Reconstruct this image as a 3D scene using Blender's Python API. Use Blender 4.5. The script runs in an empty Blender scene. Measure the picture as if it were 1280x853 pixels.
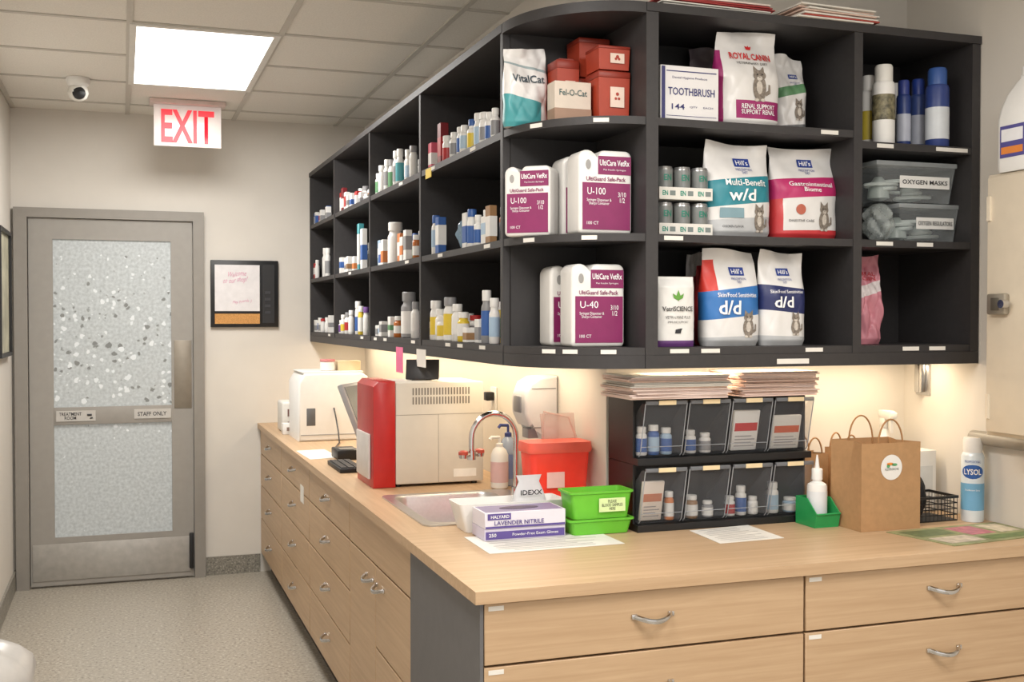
import bpy, bmesh, math, random
from mathutils import Vector, Matrix
random.seed(7)
S=bpy.context.scene; C=S.collection; PI=math.pi
try: S.view_settings.view_transform='Standard'
except Exception: pass
F=1390.0; TH=math.radians(19.3); PT=math.radians(1.175); H=1.54
cd=bpy.data.cameras.new('camera'); cam=bpy.data.objects.new('camera',cd); C.objects.link(cam)
cam.location=(0,0,H); cam.rotation_euler=(PI/2-PT,0,-TH); cd.sensor_width=36; cd.lens=F/1280*36; cd.clip_start=.02
S.camera=cam
CR=cam.rotation_euler.to_matrix()
def P(px,py,X=None,Y=None,Z=None):
    d=CR@Vector(((px-640)/F,-(py-426.5)/F,-1))
    if X is not None: t=X/d.x
    elif Y is not None: t=Y/d.y
    else: t=(Z-H)/d.z
    return Vector((0,0,H))+d*t
# ---------------------------------------------------------------- materials
def lin(c): return tuple((v/255/12.92 if v/255<=.04045 else ((v/255+.055)/1.055)**2.4) for v in c)
MC={}
def M(col,rough=.5,metal=0,alpha=1,em=0,var=.05,sc=25,bump=0):
    k=(tuple(col),rough,metal,alpha,em,var,sc,bump)
    if k in MC: return MC[k]
    m=bpy.data.materials.new('m'); m.use_nodes=True; n=m.node_tree.nodes; l=m.node_tree.links
    b=n['Principled BSDF']; c=lin(col)
    tc=n.new('ShaderNodeTexCoord'); no=n.new('ShaderNodeTexNoise'); no.inputs['Scale'].default_value=sc; no.inputs['Detail'].default_value=3
    l.new(tc.outputs['Object'],no.inputs['Vector'])
    r=n.new('ShaderNodeValToRGB'); r.color_ramp.elements[0].position=.3; r.color_ramp.elements[1].position=.7
    r.color_ramp.elements[0].color=(*[v*(1-var) for v in c],1); r.color_ramp.elements[1].color=(*[min(1,v*(1+var)) for v in c],1)
    l.new(no.outputs['Fac'],r.inputs['Fac']); l.new(r.outputs['Color'],b.inputs['Base Color'])
    b.inputs['Roughness'].default_value=rough; b.inputs['Metallic'].default_value=metal; b.inputs['Alpha'].default_value=alpha
    if em:
        l.new(r.outputs['Color'],b.inputs['Emission Color']); b.inputs['Emission Strength'].default_value=em
    if bump:
        bp=n.new('ShaderNodeBump'); bp.inputs['Strength'].default_value=bump; bp.inputs['Distance'].default_value=.003
        l.new(no.outputs['Fac'],bp.inputs['Height']); l.new(bp.outputs['Normal'],b.inputs['Normal'])
    MC[k]=m; return m
def wood(name,c1,c2,scale,rough=.42):
    m=bpy.data.materials.new(name); m.use_nodes=True; n=m.node_tree.nodes; l=m.node_tree.links; b=n['Principled BSDF']
    tc=n.new('ShaderNodeTexCoord'); mp=n.new('ShaderNodeMapping'); mp.inputs['Scale'].default_value=scale
    no=n.new('ShaderNodeTexNoise'); no.inputs['Scale'].default_value=1; no.inputs['Detail'].default_value=7; no.inputs['Roughness'].default_value=.65; no.inputs['Distortion'].default_value=.4
    r=n.new('ShaderNodeValToRGB'); r.color_ramp.elements[0].position=.35; r.color_ramp.elements[1].position=.68
    r.color_ramp.elements[0].color=(*lin(c1),1); r.color_ramp.elements[1].color=(*lin(c2),1)
    l.new(tc.outputs['Object'],mp.inputs['Vector']); l.new(mp.outputs[0],no.inputs['Vector']); l.new(no.outputs['Fac'],r.inputs['Fac']); l.new(r.outputs['Color'],b.inputs['Base Color'])
    b.inputs['Roughness'].default_value=rough
    return m
WOODX=wood('maple_x',(178,148,115),(194,165,132),(2.0,55,55)); WOODY=wood('maple_y',(178,148,115),(194,165,132),(55,2.0,55))
def speckle(name,base,dark,light,scale,rough=.4):
    m=bpy.data.materials.new(name); m.use_nodes=True; n=m.node_tree.nodes; l=m.node_tree.links; b=n['Principled BSDF']
    tc=n.new('ShaderNodeTexCoord'); no=n.new('ShaderNodeTexNoise'); no.inputs['Scale'].default_value=scale; no.inputs['Detail'].default_value=2
    r=n.new('ShaderNodeValToRGB'); e=r.color_ramp.elements
    e[0].position=.36; e[0].color=(*lin(dark),1); e[1].position=.43; e[1].color=(*lin(base),1)
    x=e.new(.58); x.color=(*lin(base),1); x=e.new(.65); x.color=(*lin(light),1)
    l.new(tc.outputs['Object'],no.inputs['Vector']); l.new(no.outputs['Fac'],r.inputs['Fac']); l.new(r.outputs['Color'],b.inputs['Base Color'])
    b.inputs['Roughness'].default_value=rough; return m
FLOOR=speckle('speckled_vinyl',(166,158,145),(130,122,110),(192,188,176),72,.3)
BASEB=speckle('speckled_base',(132,128,118),(100,98,92),(165,160,150),110)
def glassmat():
    m=bpy.data.materials.new('pebbled_glass'); m.use_nodes=True; n=m.node_tree.nodes; l=m.node_tree.links; b=n['Principled BSDF']
    def math_(op,a,b_=None,clamp=False):
        x=n.new('ShaderNodeMath'); x.operation=op; x.use_clamp=clamp
        for i,s in enumerate((a,b_)):
            if s is None: continue
            if isinstance(s,(int,float)): x.inputs[i].default_value=s
            else: l.new(s,x.inputs[i])
        return x.outputs[0]
    tc=n.new('ShaderNodeTexCoord'); wn=n.new('ShaderNodeTexNoise'); wn.inputs['Scale'].default_value=30; l.new(tc.outputs['Object'],wn.inputs['Vector'])
    vm=n.new('ShaderNodeVectorMath'); vm.operation='MULTIPLY_ADD'; vm.inputs[1].default_value=(.03,.03,.03); l.new(wn.outputs['Color'],vm.inputs[0]); l.new(tc.outputs['Object'],vm.inputs[2])
    v=n.new('ShaderNodeTexVoronoi'); v.inputs['Scale'].default_value=29; l.new(vm.outputs[0],v.inputs['Vector'])
    sx=n.new('ShaderNodeSeparateXYZ'); l.new(tc.outputs['Object'],sx.inputs[0])
    mr=n.new('ShaderNodeValToRGB'); e=mr.color_ramp.elements; e[0].position=.36; e[0].color=(.12,.12,.12,1); e[1].position=.52; e[1].color=(.55,.55,.55,1); x=e.new(.8); x.color=(.55,.55,.55,1); x=e.new(.99); x.color=(.2,.2,.2,1)  # pebbles thin out low and high, painting in how the glass reflects its surroundings
    l.new(math_('DIVIDE',sx.outputs[2],2.0),mr.inputs[0])
    sc=n.new('ShaderNodeSeparateColor'); l.new(v.outputs['Color'],sc.inputs[0])
    thr=math_('MULTIPLY',mr.outputs[0],sc.outputs[0])
    fac=math_('MULTIPLY',math_('SUBTRACT',thr,v.outputs['Distance']),8,True)
    no=n.new('ShaderNodeTexNoise'); no.inputs['Scale'].default_value=60; l.new(tc.outputs['Object'],no.inputs['Vector'])
    r=n.new('ShaderNodeValToRGB'); r.color_ramp.elements[0].position=.3; r.color_ramp.elements[1].position=.7
    r.color_ramp.elements[0].color=(*lin((160,165,166)),1); r.color_ramp.elements[1].color=(*lin((184,189,190)),1); l.new(no.outputs['Fac'],r.inputs['Fac'])
    pc=n.new('ShaderNodeValToRGB'); pc.color_ramp.interpolation='CONSTANT'; pc.color_ramp.elements[0].color=(*lin((118,120,118)),1); pc.color_ramp.elements[1].position=.68; pc.color_ramp.elements[1].color=(*lin((208,212,214)),1); l.new(sc.outputs[1],pc.inputs[0])
    mx=n.new('ShaderNodeMix'); mx.data_type='RGBA'; l.new(fac,mx.inputs[0]); l.new(r.outputs[0],mx.inputs[6]); l.new(pc.outputs[0],mx.inputs[7])
    l.new(mx.outputs[2],b.inputs['Base Color']); l.new(mx.outputs[2],b.inputs['Emission Color']); b.inputs['Emission Strength'].default_value=.18  # faint emission stands in for light coming through from behind
    bp=n.new('ShaderNodeBump'); bp.inputs['Strength'].default_value=.25; bp.inputs['Distance'].default_value=.003; l.new(fac,bp.inputs['Height']); l.new(bp.outputs[0],b.inputs['Normal'])
    b.inputs['Roughness'].default_value=.3; return m
GLASS=glassmat()
WALL=M((212,207,199),.85,var=.02,sc=6); CEIL=M((224,221,214),.9,var=.06,sc=160,bump=.2)
DARK=M((50,48,49),.55,var=.08,sc=60); DARK2=M((40,38,39),.6,var=.08,sc=60)
STEEL=M((200,200,200),.34,1,var=.04,sc=90); CHROME=M((205,205,205),.12,1,var=.02); BLACK=M((22,22,24),.45); BLK2=M((38,38,42),.4)
WHITE=M((226,225,222),.4,var=.02); WHITE2=M((218,216,210),.5,var=.03); PAPER=M((220,217,210),.8,var=.03); CLEAR=M((215,222,225),.1,alpha=.16); SMOKE=M((125,128,134),.06,alpha=.13)
KRAFT=M((172,134,94),.8,var=.06,sc=60,bump=.15); PURP=M((128,34,88),.45); INK=M((40,40,45),.6); RED=M((190,28,30),.4)
GREYP=M((98,97,98),.6,var=.04)
# ---------------------------------------------------------------- mesh helpers
class MB:
    def __init__(s,Mx=None): s.bm=bmesh.new(); s.M=Mx or Matrix(); s.mi=0
    def v(s,x,y,z): return s.bm.verts.new(s.M@Vector((x,y,z)))
    def f(s,vs):
        try:
            fc=s.bm.faces.new(vs); fc.material_index=s.mi; return fc
        except ValueError: return None
    def box(s,x0,x1,y0,y1,z0,z1,bev=0,seg=2):
        vs=[s.v(x,y,z) for x in(x0,x1) for y in(y0,y1) for z in(z0,z1)]
        fs=[s.f([vs[i] for i in q]) for q in((0,1,3,2),(4,6,7,5),(0,4,5,1),(2,3,7,6),(0,2,6,4),(1,5,7,3))]
        if bev:
            es=list({e for f in fs for e in f.edges}); bmesh.ops.bevel(s.bm,geom=es,offset=bev,segments=seg,affect='EDGES',profile=.5)
        return s
    def loft(s,rings,cap=True,closed=True):
        R=[[s.v(*p) for p in r] for r in rings]; n=len(R[0]); out=[]
        for i in range(len(R)-1):
            for j in range(n if closed else n-1):
                fc=s.f([R[i][j],R[i][(j+1)%n],R[i+1][(j+1)%n],R[i+1][j]]); out.append((i,j,fc))
        if cap: s.f(R[0][::-1]); s.f(R[-1])
        s.out=out; return s
    def lathe(s,prof,cx=0,cy=0,seg=20,cap=True):
        return s.loft([[(cx+max(r,.0002)*math.cos(2*PI*k/seg),cy+max(r,.0002)*math.sin(2*PI*k/seg),z) for k in range(seg)] for r,z in prof],cap)
    def tube(s,pts,r,seg=8,flat=1):
        pts=[Vector(p) for p in pts]; rings=[]; up=None
        for i,p in enumerate(pts):
            t=(pts[min(i+1,len(pts)-1)]-pts[max(i-1,0)])
            t=t.normalized() if t.length>1e-7 else Vector((0,0,1))
            if up is None: up=Vector((0,0,1)) if abs(t.z)<.9 else Vector((1,0,0))
            a=t.cross(up)
            if a.length<1e-4: a=t.orthogonal()
            a.normalize(); b=a.cross(t).normalized(); up=b
            rings.append([tuple(p+a*math.cos(2*PI*k/seg)*r+b*math.sin(2*PI*k/seg)*r*flat) for k in range(seg)])
        return s.loft(rings)
    def prism(s,poly,y0,y1,bev=0,seg=2,axis='y'):
        if axis=='y': A=[s.v(x,y0,z) for x,z in poly]; B=[s.v(x,y1,z) for x,z in poly]
        elif axis=='z': A=[s.v(x,z,y0) for x,z in poly]; B=[s.v(x,z,y1) for x,z in poly]
        else: A=[s.v(y0,x,z) for x,z in poly]; B=[s.v(y1,x,z) for x,z in poly]
        n=len(A); fs=[s.f(A),s.f(B[::-1])]+[s.f([A[i],B[i],B[(i+1)%n],A[(i+1)%n]]) for i in range(n)]
        if bev:
            es=list({e for f in fs[:2] for e in f.edges}); bmesh.ops.bevel(s.bm,geom=es,offset=bev,segments=seg,affect='EDGES',profile=.5)
        return s
    def build(s,name,mats,parent=None,ang=38):
        bmesh.ops.recalc_face_normals(s.bm,faces=s.bm.faces)
        me=bpy.data.meshes.new(name); s.bm.to_mesh(me); s.bm.free()
        for m in (mats if isinstance(mats,(list,tuple)) else [mats]): me.materials.append(m)
        me.polygons.foreach_set('use_smooth',[True]*len(me.polygons))
        try: me.set_sharp_from_angle(angle=math.radians(ang))
        except Exception: pass
        o=bpy.data.objects.new(name,me); C.objects.link(o)
        if parent: o.parent=parent
        return o
RM={}
def thing(name,label,cat,loc=(0,0,0),rz=0,group=None):
    o=bpy.data.objects.new(name,None); C.objects.link(o); o.empty_display_size=.05
    o.location=loc; o.rotation_euler=(0,0,rz); o['label']=label; o['category']=cat
    if group: o['group']=group
    RM[o]=Matrix.Translation(loc)@Matrix.Rotation(rz,4,'Z'); return o
def inv(r): return RM[r].inverted()
def tag(o,label,cat,group=None,kind=None):
    o['label']=label; o['category']=cat
    if group: o['group']=group
    if kind: o['kind']=kind
    return o
def struct(name,mb,m):
    o=mb.build(name,m); o['kind']='structure'; return o
def single(name,mb,m,label,cat,loc,rz=0,group=None):
    o=mb.build(name,m); o.location=loc; o.rotation_euler=(0,0,rz); return tag(o,label,cat,group)
# mappings
def fr(cx,cz,y): return lambda u,v: Vector((cx+u,y,cz+v))
def wfr(r,cx,cz,y):
    I=inv(r); return lambda u,v: I@Vector((cx+u,y,cz+v))
def whand(r,cx,cz,y,tilt=.12):
    I=inv(r); return lambda u,v: I@Vector((cx+u+.25*v,y,cz+v+u*tilt+.003*math.sin(u*90)))
def cyl(rr,cz,a0=0,off=.0012): return lambda u,v: Vector(((rr+off)*math.sin(u/rr+a0),-(rr+off)*math.cos(u/rr+a0),cz+v))
TX=[]
def txt(s,w,h,mp,m,parent,bold=0,name='lettering'): TX.append((s,w,h,mp,m,parent,bold,name))
def flush_text():
    obs=[]
    for (s,w,h,mp,m,parent,bold,name) in TX:
        cu=bpy.data.curves.new('t','FONT'); cu.body=s; cu.size=1; cu.align_x='CENTER'; cu.resolution_u=2; cu.offset=bold; cu.space_line=.85
        o=bpy.data.objects.new('t',cu); C.objects.link(o); obs.append(o)
    bpy.context.view_layer.update(); dg=bpy.context.evaluated_depsgraph_get(); mes=[bpy.data.meshes.new_from_object(o.evaluated_get(dg)) for o in obs]
    for o in obs: bpy.data.objects.remove(o)
    for me,(s,w,h,mp,m,parent,bold,name) in zip(mes,TX):
        if not len(me.vertices): continue
        xs=[v.co.x for v in me.vertices]; ys=[v.co.y for v in me.vertices]
        cx=(min(xs)+max(xs))/2; cy=(min(ys)+max(ys))/2; sx=w/max(1e-6,max(xs)-min(xs)); sy=h/max(1e-6,max(ys)-min(ys)) if h else sx
        for v in me.vertices: v.co=mp((v.co.x-cx)*sx,(v.co.y-cy)*sy)
        me.materials.clear(); me.materials.append(m); me.name=name
        n=bpy.data.objects.new(name,me); C.objects.link(n); n.parent=parent
def patches(name,outs,mats,parent,mp):
    b=MB()
    for pts,mi,_ in outs:
        b.mi=mi; cx=sum(p[0] for p in pts)/len(pts); cy=sum(p[1] for p in pts)/len(pts)
        rg=[[b.v(*mp(cx+(x-cx)*k,cy+(y-cy)*k)) for x,y in pts] for k in (1,.66,.33)]; c=b.v(*mp(cx,cy)); n=len(pts)
        for a in range(2):
            for i in range(n): b.f([rg[a][i],rg[a][(i+1)%n],rg[a+1][(i+1)%n],rg[a+1][i]])
        for i in range(n): b.f([rg[2][i],rg[2][(i+1)%n],c])
    return b.build(name,mats,parent)
def ell(cx,cy,a,b,n=20): return [(cx+a*math.cos(2*PI*k/n),cy+b*math.sin(2*PI*k/n)) for k in range(n)]
def rect(cx,cy,w,h,n=6):
    o=[]; c=[(cx-w/2,cy-h/2),(cx+w/2,cy-h/2),(cx+w/2,cy+h/2),(cx-w/2,cy+h/2)]
    for i in range(4):
        for k in range(n): t=k/n; o.append((c[i][0]*(1-t)+c[(i+1)%4][0]*t,c[i][1]*(1-t)+c[(i+1)%4][1]*t))
    return o
# ---------------------------------------------------------------- room
XL=-.59; XR=2.56; YB=6.86; YW=3.19; XW=1.43; ZC=2.73
struct('floor',MB().box(XL-.1,XR+.1,-2,YB+.1,-.06,0),FLOOR)
struct('wall_left',MB().box(XL-.1,XL,-2,YB+.1,0,ZC),WALL)
struct('wall_back',MB().box(XL,XW,YB,YB+.1,0,ZC),WALL)
struct('wall_center',MB().box(XW,XR+.1,YW,YB+.1,0,ZC),WALL)
struct('wall_right',MB().box(XR,XR+.1,-2,YW,0,ZC),WALL)
struct('ceiling',MB().box(XL-.1,XR+.1,-2,YB+.1,ZC,ZC+.06),CEIL)
g=MB()
for X in (-.575,.035,.635,1.245,1.855,2.465): g.box(X-.012,X+.012,-2,YB,ZC-.006,ZC+.001)
Y=6.56
while Y>-1.9: g.box(XL,XR,Y-.012,Y+.012,ZC-.005,ZC+.001); Y-=.61
struct('trim_1',g,M((192,188,180),.6,var=.02))
struct('baseboard_back',MB().box(.462,.78,YB-.012,YB,0,.11).box(XL,-.58,YB-.012,YB,0,.11),BASEB)
struct('baseboard_left',MB().box(XL,XL+.012,-2,YB-.012,0,.11),BASEB)
# door
D=bpy.data.objects.new('door_1',None); C.objects.link(D); D.location=(-.06,YB,0); D['kind']='structure'; RM[D]=Matrix.Translation((-.06,YB,0)); I=inv(D)
FRM=M((140,135,128),.5,var=.03); LEAF=M((150,146,140),.5,var=.03)
MB(I).box(-.575,-.505,YB-.05,YB,0,2.11).box(.395,.457,YB-.05,YB,0,2.11).box(-.575,.457,YB-.05,YB,2.1102,2.165).build('door_frame',FRM,D)
MB(I).box(-.50,-.372,YB-.03,YB,.012,2.108).box(.27,.39,YB-.03,YB,.012,2.108).box(-.372,.27,YB-.03,YB,1.99,2.108).box(-.372,.27,YB-.03,YB,.012,.285).build('door_leaf',LEAF,D)
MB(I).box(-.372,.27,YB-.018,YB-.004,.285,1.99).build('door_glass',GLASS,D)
MB(I).box(-.372,.27,YB-.034,YB-.02,.93,1.03,.002).build('door_rail',LEAF,D)
MB(I).box(-.36,-.15,YB-.038,YB-.034,.95,1.01).build('sign_plate',M((190,187,182),.4),D); MB(I).box(.06,.265,YB-.038,YB-.034,.955,1.01).build('sign_plate',M((190,187,182),.4),D)
txt('TREATMENT\nROOM',.12,.042,wfr(D,-.285,.98,YB-.0392),INK,D,bold=.01); txt('STAFF ONLY',.16,.024,wfr(D,.16,.982,YB-.0392),INK,D,bold=.01)
pb=MB(I); pb.tube([(-.195,YB-.039,.985),(-.17,YB-.039,.985)],.006,6); pb.tube([(-.18,YB-.039,.965),(-.165,YB-.039,.968)],.004,6); pb.build('key_symbol',INK,D)
MB(I).box(.285,.383,YB-.034,YB-.03,1.01,1.41,.001).build('push_plate',M((142,134,122),.4,.5),D)
MB(I).box(-.49,.375,YB-.035,YB-.03,.04,.25,.002).build('kick_plate',M((176,173,168),.4,.4,var=.08),D)
MB(I).box(.365,.39,YB-.055,YB-.03,.06,.27,.004).build('floor_bolt',BLACK,D)
# ceiling light
t=thing('ceiling_light','long glowing rectangular panel light in the ceiling near the door','ceiling light',(.335,5.34,ZC-.012)); I=inv(t)
MB(I).box(.035,.635,4.73,4.76,ZC-.012,ZC-.001).box(.035,.635,5.92,5.95,ZC-.012,ZC-.001).box(.035,.062,4.76,5.92,ZC-.012,ZC-.001).box(.608,.635,4.76,5.92,ZC-.012,ZC-.001).build('frame',WHITE2,t)
MB(I).box(.062,.608,4.76,5.92,ZC-.009,ZC-.004).build('diffuser',M((250,250,245),.5,em=4,var=0),t)
def area(loc,sx,sy,e,col=(1,.965,.92),rot=(0,0,0)):
    l=bpy.data.lights.new('lamp','AREA'); l.shape='RECTANGLE'; l.size=sx; l.size_y=sy; l.energy=e; l.color=col
    o=bpy.data.objects.new('lamp',l); C.objects.link(o); o.location=loc; o.rotation_euler=rot; return o
area((.335,5.34,ZC-.03),.54,1.15,44)
area((.335,1.9,ZC-.03),.54,1.15,42); area((1.55,.9,ZC-.03),.54,1.15,46); area((1.2,-1.0,ZC-.03),.54,1.15,30)
wd=bpy.data.worlds.new('world'); S.world=wd; wd.use_nodes=True; wd.node_tree.nodes['Background'].inputs[0].default_value=(1,.965,.92,1); wd.node_tree.nodes['Background'].inputs[1].default_value=1.15
# exit sign
t=thing('exit_sign','edge-lit EXIT sign with red letters hanging from the ceiling','exit sign',(.345,6.37,ZC))
MB().box(-.20,.20,-.06,.06,-.025,-.001,.004).build('housing',M((216,196,190),.3),t)  # pinkish tint paints in the red reflection of the letters
MB().box(-.178,.178,-.006,.006,-.25,-.025,.003).build('acrylic_panel',M((226,216,212),.2,em=.2,var=.02),t)
txt('EXIT',.28,.18,fr(0,-.14,-.0085),M((225,30,48),.4,em=.6,var=0),t,bold=.02)
# security camera
t=thing('security_camera','white dome security camera with black lens on the ceiling','camera',(-.20,5.93,ZC))
MB().lathe([(.055,-.001),(.058,-.01),(.05,-.035),(.03,-.05)],seg=24).build('base',WHITE,t)
MB().lathe([(.03,-.03),(.044,-.05),(.05,-.075),(.04,-.1),(.02,-.113),(.001,-.117)],seg=24).build('housing',WHITE2,t)
b=MB(Matrix.Translation((.005,-.03,-.08))@Matrix.Rotation(PI/2,4,'X')); b.lathe([(.001,-.0),(.032,0),(.03,.012),(.018,.02),(.001,.022)],seg=20); b.build('lens',BLACK,t)
# notice board
t=thing('notice_board','black framed board with white panel, pink writing and cork strip','board',P(305,410,Y=YB-.015)); I=inv(t)
a=P(263,325,Y=YB-.02); c=P(348,409,Y=YB-.02); x0,x1,z0,z1=a.x,c.x,c.z,a.z
MB(I).box(x0,x1,YB-.025,YB-.001,z0,z1,.003).build('frame',BLACK,t)
w=x1-x0;h=z1-z0
MB(I).box(x0+.06*w,x0+.72*w,YB-.028,YB-.024,z0+.24*h,z1-.07*h).build('whiteboard_panel',M((222,219,220),.3),t)
MB(I).box(x0+.06*w,x0+.72*w,YB-.028,YB-.024,z0+.05*h,z0+.2*h).build('cork_strip',M((196,144,84),.9,var=.2,sc=200),t)
MB(I).box(x0+.76*w,x1-.06*w,YB-.027,YB-.024,z0+.06*h,z1-.06*h).build('magnet_panel',M((34,34,36),.6),t)
HP=M((212,150,176),.6)
txt('Welcome\nto our shop!',.14,.075,whand(t,x0+.37*w,z0+.74*h,YB-.0295),HP,t)
txt('Hey Friends :)',.11,.022,whand(t,x0+.46*w,z0+.38*h,YB-.0295),HP,t)
for q in range(4): MB(I).box(x0+.8*w,x0+.88*w,YB-.03,YB-.027,z0+(.2+.1*q)*h,z0+(.24+.1*q)*h).build('magnet',M((56,56,60),.4),t)
# picture on left wall
t=thing('picture_frame','black picture frame at the far end of the left wall','picture',(XL+.002,6.3,1.34)); I=inv(t)
MB(I).box(XL+.002,XL+.027,6.02,6.58,1.34,1.36).box(XL+.002,XL+.027,6.02,6.58,1.98,2.0).box(XL+.002,XL+.027,6.02,6.04,1.36,1.98).box(XL+.002,XL+.027,6.56,6.58,1.36,1.98).build('frame',BLACK,t)
MB(I).box(XL+.003,XL+.012,6.04,6.56,1.36,1.98).build('print',M((175,172,150),.5,var=.3,sc=8),t)
# ---------------------------------------------------------------- base cabinets
def handle(cx,cz,parent,w=.1):
    b=MB(); pts=[]
    for k in range(13):
        a=k/12; x=cx-w/2+w*a; s=math.sin(PI*a); pts.append((x,-.002-.026*s**.7,cz-.010*s))
    b.tube(pts,.0052,8,1.3)
    for sx in(-1,1): b.box(cx+sx*w/2-.008,cx+sx*w/2+.008,-.006,.002,cz-.006,cz+.006,.002)
    return b.build('handle',CHROME,parent)
def cabinet(label,loc,rz,w,depth,spec,endpanel=None):
    t=thing('base_cabinet',label,'cabinet',loc,rz,'wood-fronted base cabinets')
    MB().box(0,.018,.02,depth,.1,.872).box(w-.018,w,.02,depth,.1,.872).box(.018,w-.018,.02,depth,.1,.118).box(.018,w-.018,depth-.018,depth,.118,.872).build('body',M((140,116,88),.5),t)
    MB().box(.0,w,.06,.08,0,.1).build('toe_kick',M((60,58,58),.6),t)
    for (kd,x0,x1,z0,z1,hx,hz,ls) in spec:
        d=MB().box(x0+.002,x1-.002,0,.019,z0+.002,z1-.002,.0015,1).build(kd,WOODX,t)
        if hx is not None: handle(hx,hz,d)
        if ls:
            MB().box(x0+.012,x0+.05,-.0008,.0002,z1-.019,z1-.008).build('label_strip',PAPER,d)
    return t
ROW=[(.723,.872),(.533,.721),(.333,.531),(.118,.331)]
def drawers(w,ls=True): return [('drawer',0,w,a,b_,w/2+.0,(a+b_)/2+.01,ls) for a,b_ in ROW]
XF=.785
cabinet('wide drawer cabinet under the front counter beside the grey end panel',(.792,2.463,0),0,.876,.65,drawers(.876))
cabinet('drawer cabinet under the right end of the front counter',(1.67,2.463,0),0,.885,.65,drawers(.885))
cabinet('sink cabinet with two doors below one wide top panel',(XF,4.05,0),-PI/2,.918,.62,[('drawer_front',0,.918,.723,.872,None,0,0),('door',0,.44,.118,.721,.36,.665,0),('door',.44,.918,.45,.721,.52,.665,0),('drawer',.44,.918,.118,.448,None,0,0)])
cabinet('four-drawer cabinet in the aisle next to the sink cabinet',(XF,4.985,0),-PI/2,.93,.62,drawers(.93,False))
cabinet('four-drawer cabinet in the aisle, second from the door wall',(XF,5.92,0),-PI/2,.93,.62,drawers(.93,False))
cabinet('four-drawer cabinet in the aisle touching the door wall',(XF,6.852,0),-PI/2,.927,.62,drawers(.927,False))
tag(MB().box(.783,.7915,2.463,3.128,.0,.873).build('end_panel',GREYP),'plain grey side panel closing the end of the front counter','panel')
single('paper_label',MB().box(-.0005,.0005,-.05,.05,0,.08),PAPER,'white paper label taped to a drawer front in the aisle','label',(XF-.0008,5.2,.68))
# countertop
b=MB(); b.mi=0; b.box(.767,2.558,2.445,3.188,.875,.905); b.mi=1
b.box(.767,1.428,3.188,3.29,.875,.905); b.box(.767,.885,3.29,3.85,.875,.905); b.box(1.275,1.428,3.29,3.85,.875,.905); b.box(.767,1.428,3.85,6.858,.875,.905)
tag(b.build('countertop',[WOODX,WOODY]),'continuous L-shaped maple laminate worktop with a square front corner','countertop')
ZT=.9055
# sink
t=thing('sink','stainless steel inset sink in the aisle worktop','sink',(1.08,3.57,.905)); I=inv(t)
def rr(x0,x1,y0,y1,r,z,n=5):
    o=[]
    for cx,cy,a0 in((x1-r,y1-r,0),(x0+r,y1-r,90),(x0+r,y0+r,180),(x1-r,y0+r,270)):
        for k in range(n+1): a=math.radians(a0+90*k/n); o.append((cx+r*math.cos(a),cy+r*math.sin(a),z))
    return o
b=MB(I); b.loft([rr(.862,1.335,3.262,3.878,.03,.9055),rr(.862,1.335,3.262,3.878,.03,.9095),rr(.895,1.262,3.3,3.842,.05,.9095),rr(.9,1.258,3.305,3.837,.05,.9),rr(.91,1.25,3.315,3.827,.05,.765),rr(.95,1.21,3.35,3.79,.05,.752)],cap=False)
b.f([b.v(*p) for p in rr(.95,1.21,3.35,3.79,.05,.752)]); b.build('basin',STEEL,t)
MB(I).lathe([(.04,.7525),(.04,.756),(.028,.757),(.02,.7545)],1.08,3.57,20).build('drain',CHROME,t)
t=thing('faucet','chrome gooseneck tap with red-capped eyewash fitting','faucet',(1.275,3.6,.9098)); I=inv(t)
b=MB(I); b.lathe([(.028,.9098),(.028,.918),(.018,.93),(.016,.96)],1.275,3.6); pts=[(1.275,3.6,.93),(1.275,3.6,1.13)]
for k in range(1,15):
    a=PI*k/14; pts.append((1.275-.08*(1-math.cos(a)),3.6,1.13+.085*math.sin(a)))
pts.append((1.115,3.6,1.09)); b.tube(pts,.0095,12); b.build('spout',CHROME,t)
MB(I).box(1.262,1.288,3.585,3.59,.94,.96).tube([(1.275,3.59,.95),(1.275,3.53,.965)],.006).build('lever',CHROME,t)
b=MB(I); b.tube([(1.08,3.58,1.078),(1.15,3.62,1.078)],.009); b.tube([(1.115,3.6,1.09),(1.115,3.6,1.06)],.015,12); b.build('eyewash_body',CHROME,t)
for q,(x,y) in enumerate(((1.08,3.58),(1.15,3.619))):
    MB(I).lathe([(.014,1.068),(.016,1.08)],x,y,16).build('eyewash_cup',CHROME,t); MB(I).lathe([(.0165,1.08),(.0165,1.09),(.01,1.094)],x,y,16).build('eyewash_cap',M((176,72,56),.4),t)
# ---------------------------------------------------------------- wall shelving
ZS=[1.457,1.779,2.107]; ZTOP=2.427; XS=1.087; YS=2.834; BY=[3.2,4.18,5.11,6.03,6.845]
t=thing('wall_shelving','long charcoal open shelving above the aisle counter','shelving',(XS,5,1.397)); I=inv(t); SHL=t
for y in BY: MB(I).box(XS,XW-.003,y-.011,y+.011,1.435,ZTOP-.025).build('upright_panel',DARK,t)
for a,c in zip(BY,BY[1:]):
    for z in ZS: MB(I).box(XS+.003,XW-.015,a+.0115,c-.0115,z-.022,z).build('shelf',DARK,t)
MB(I).box(XS-.004,XW-.003,BY[0]-.011,6.856,ZTOP-.025,ZTOP).build('top_panel',DARK,t)
MB(I).box(XW-.014,XW-.003,BY[0],BY[-1],1.435,ZTOP-.025).build('back_panel',DARK2,t)
MB(I).box(XS,XS+.018,BY[0]-.011,6.856,1.397,1.4345).build('light_rail',DARK,t)
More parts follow.
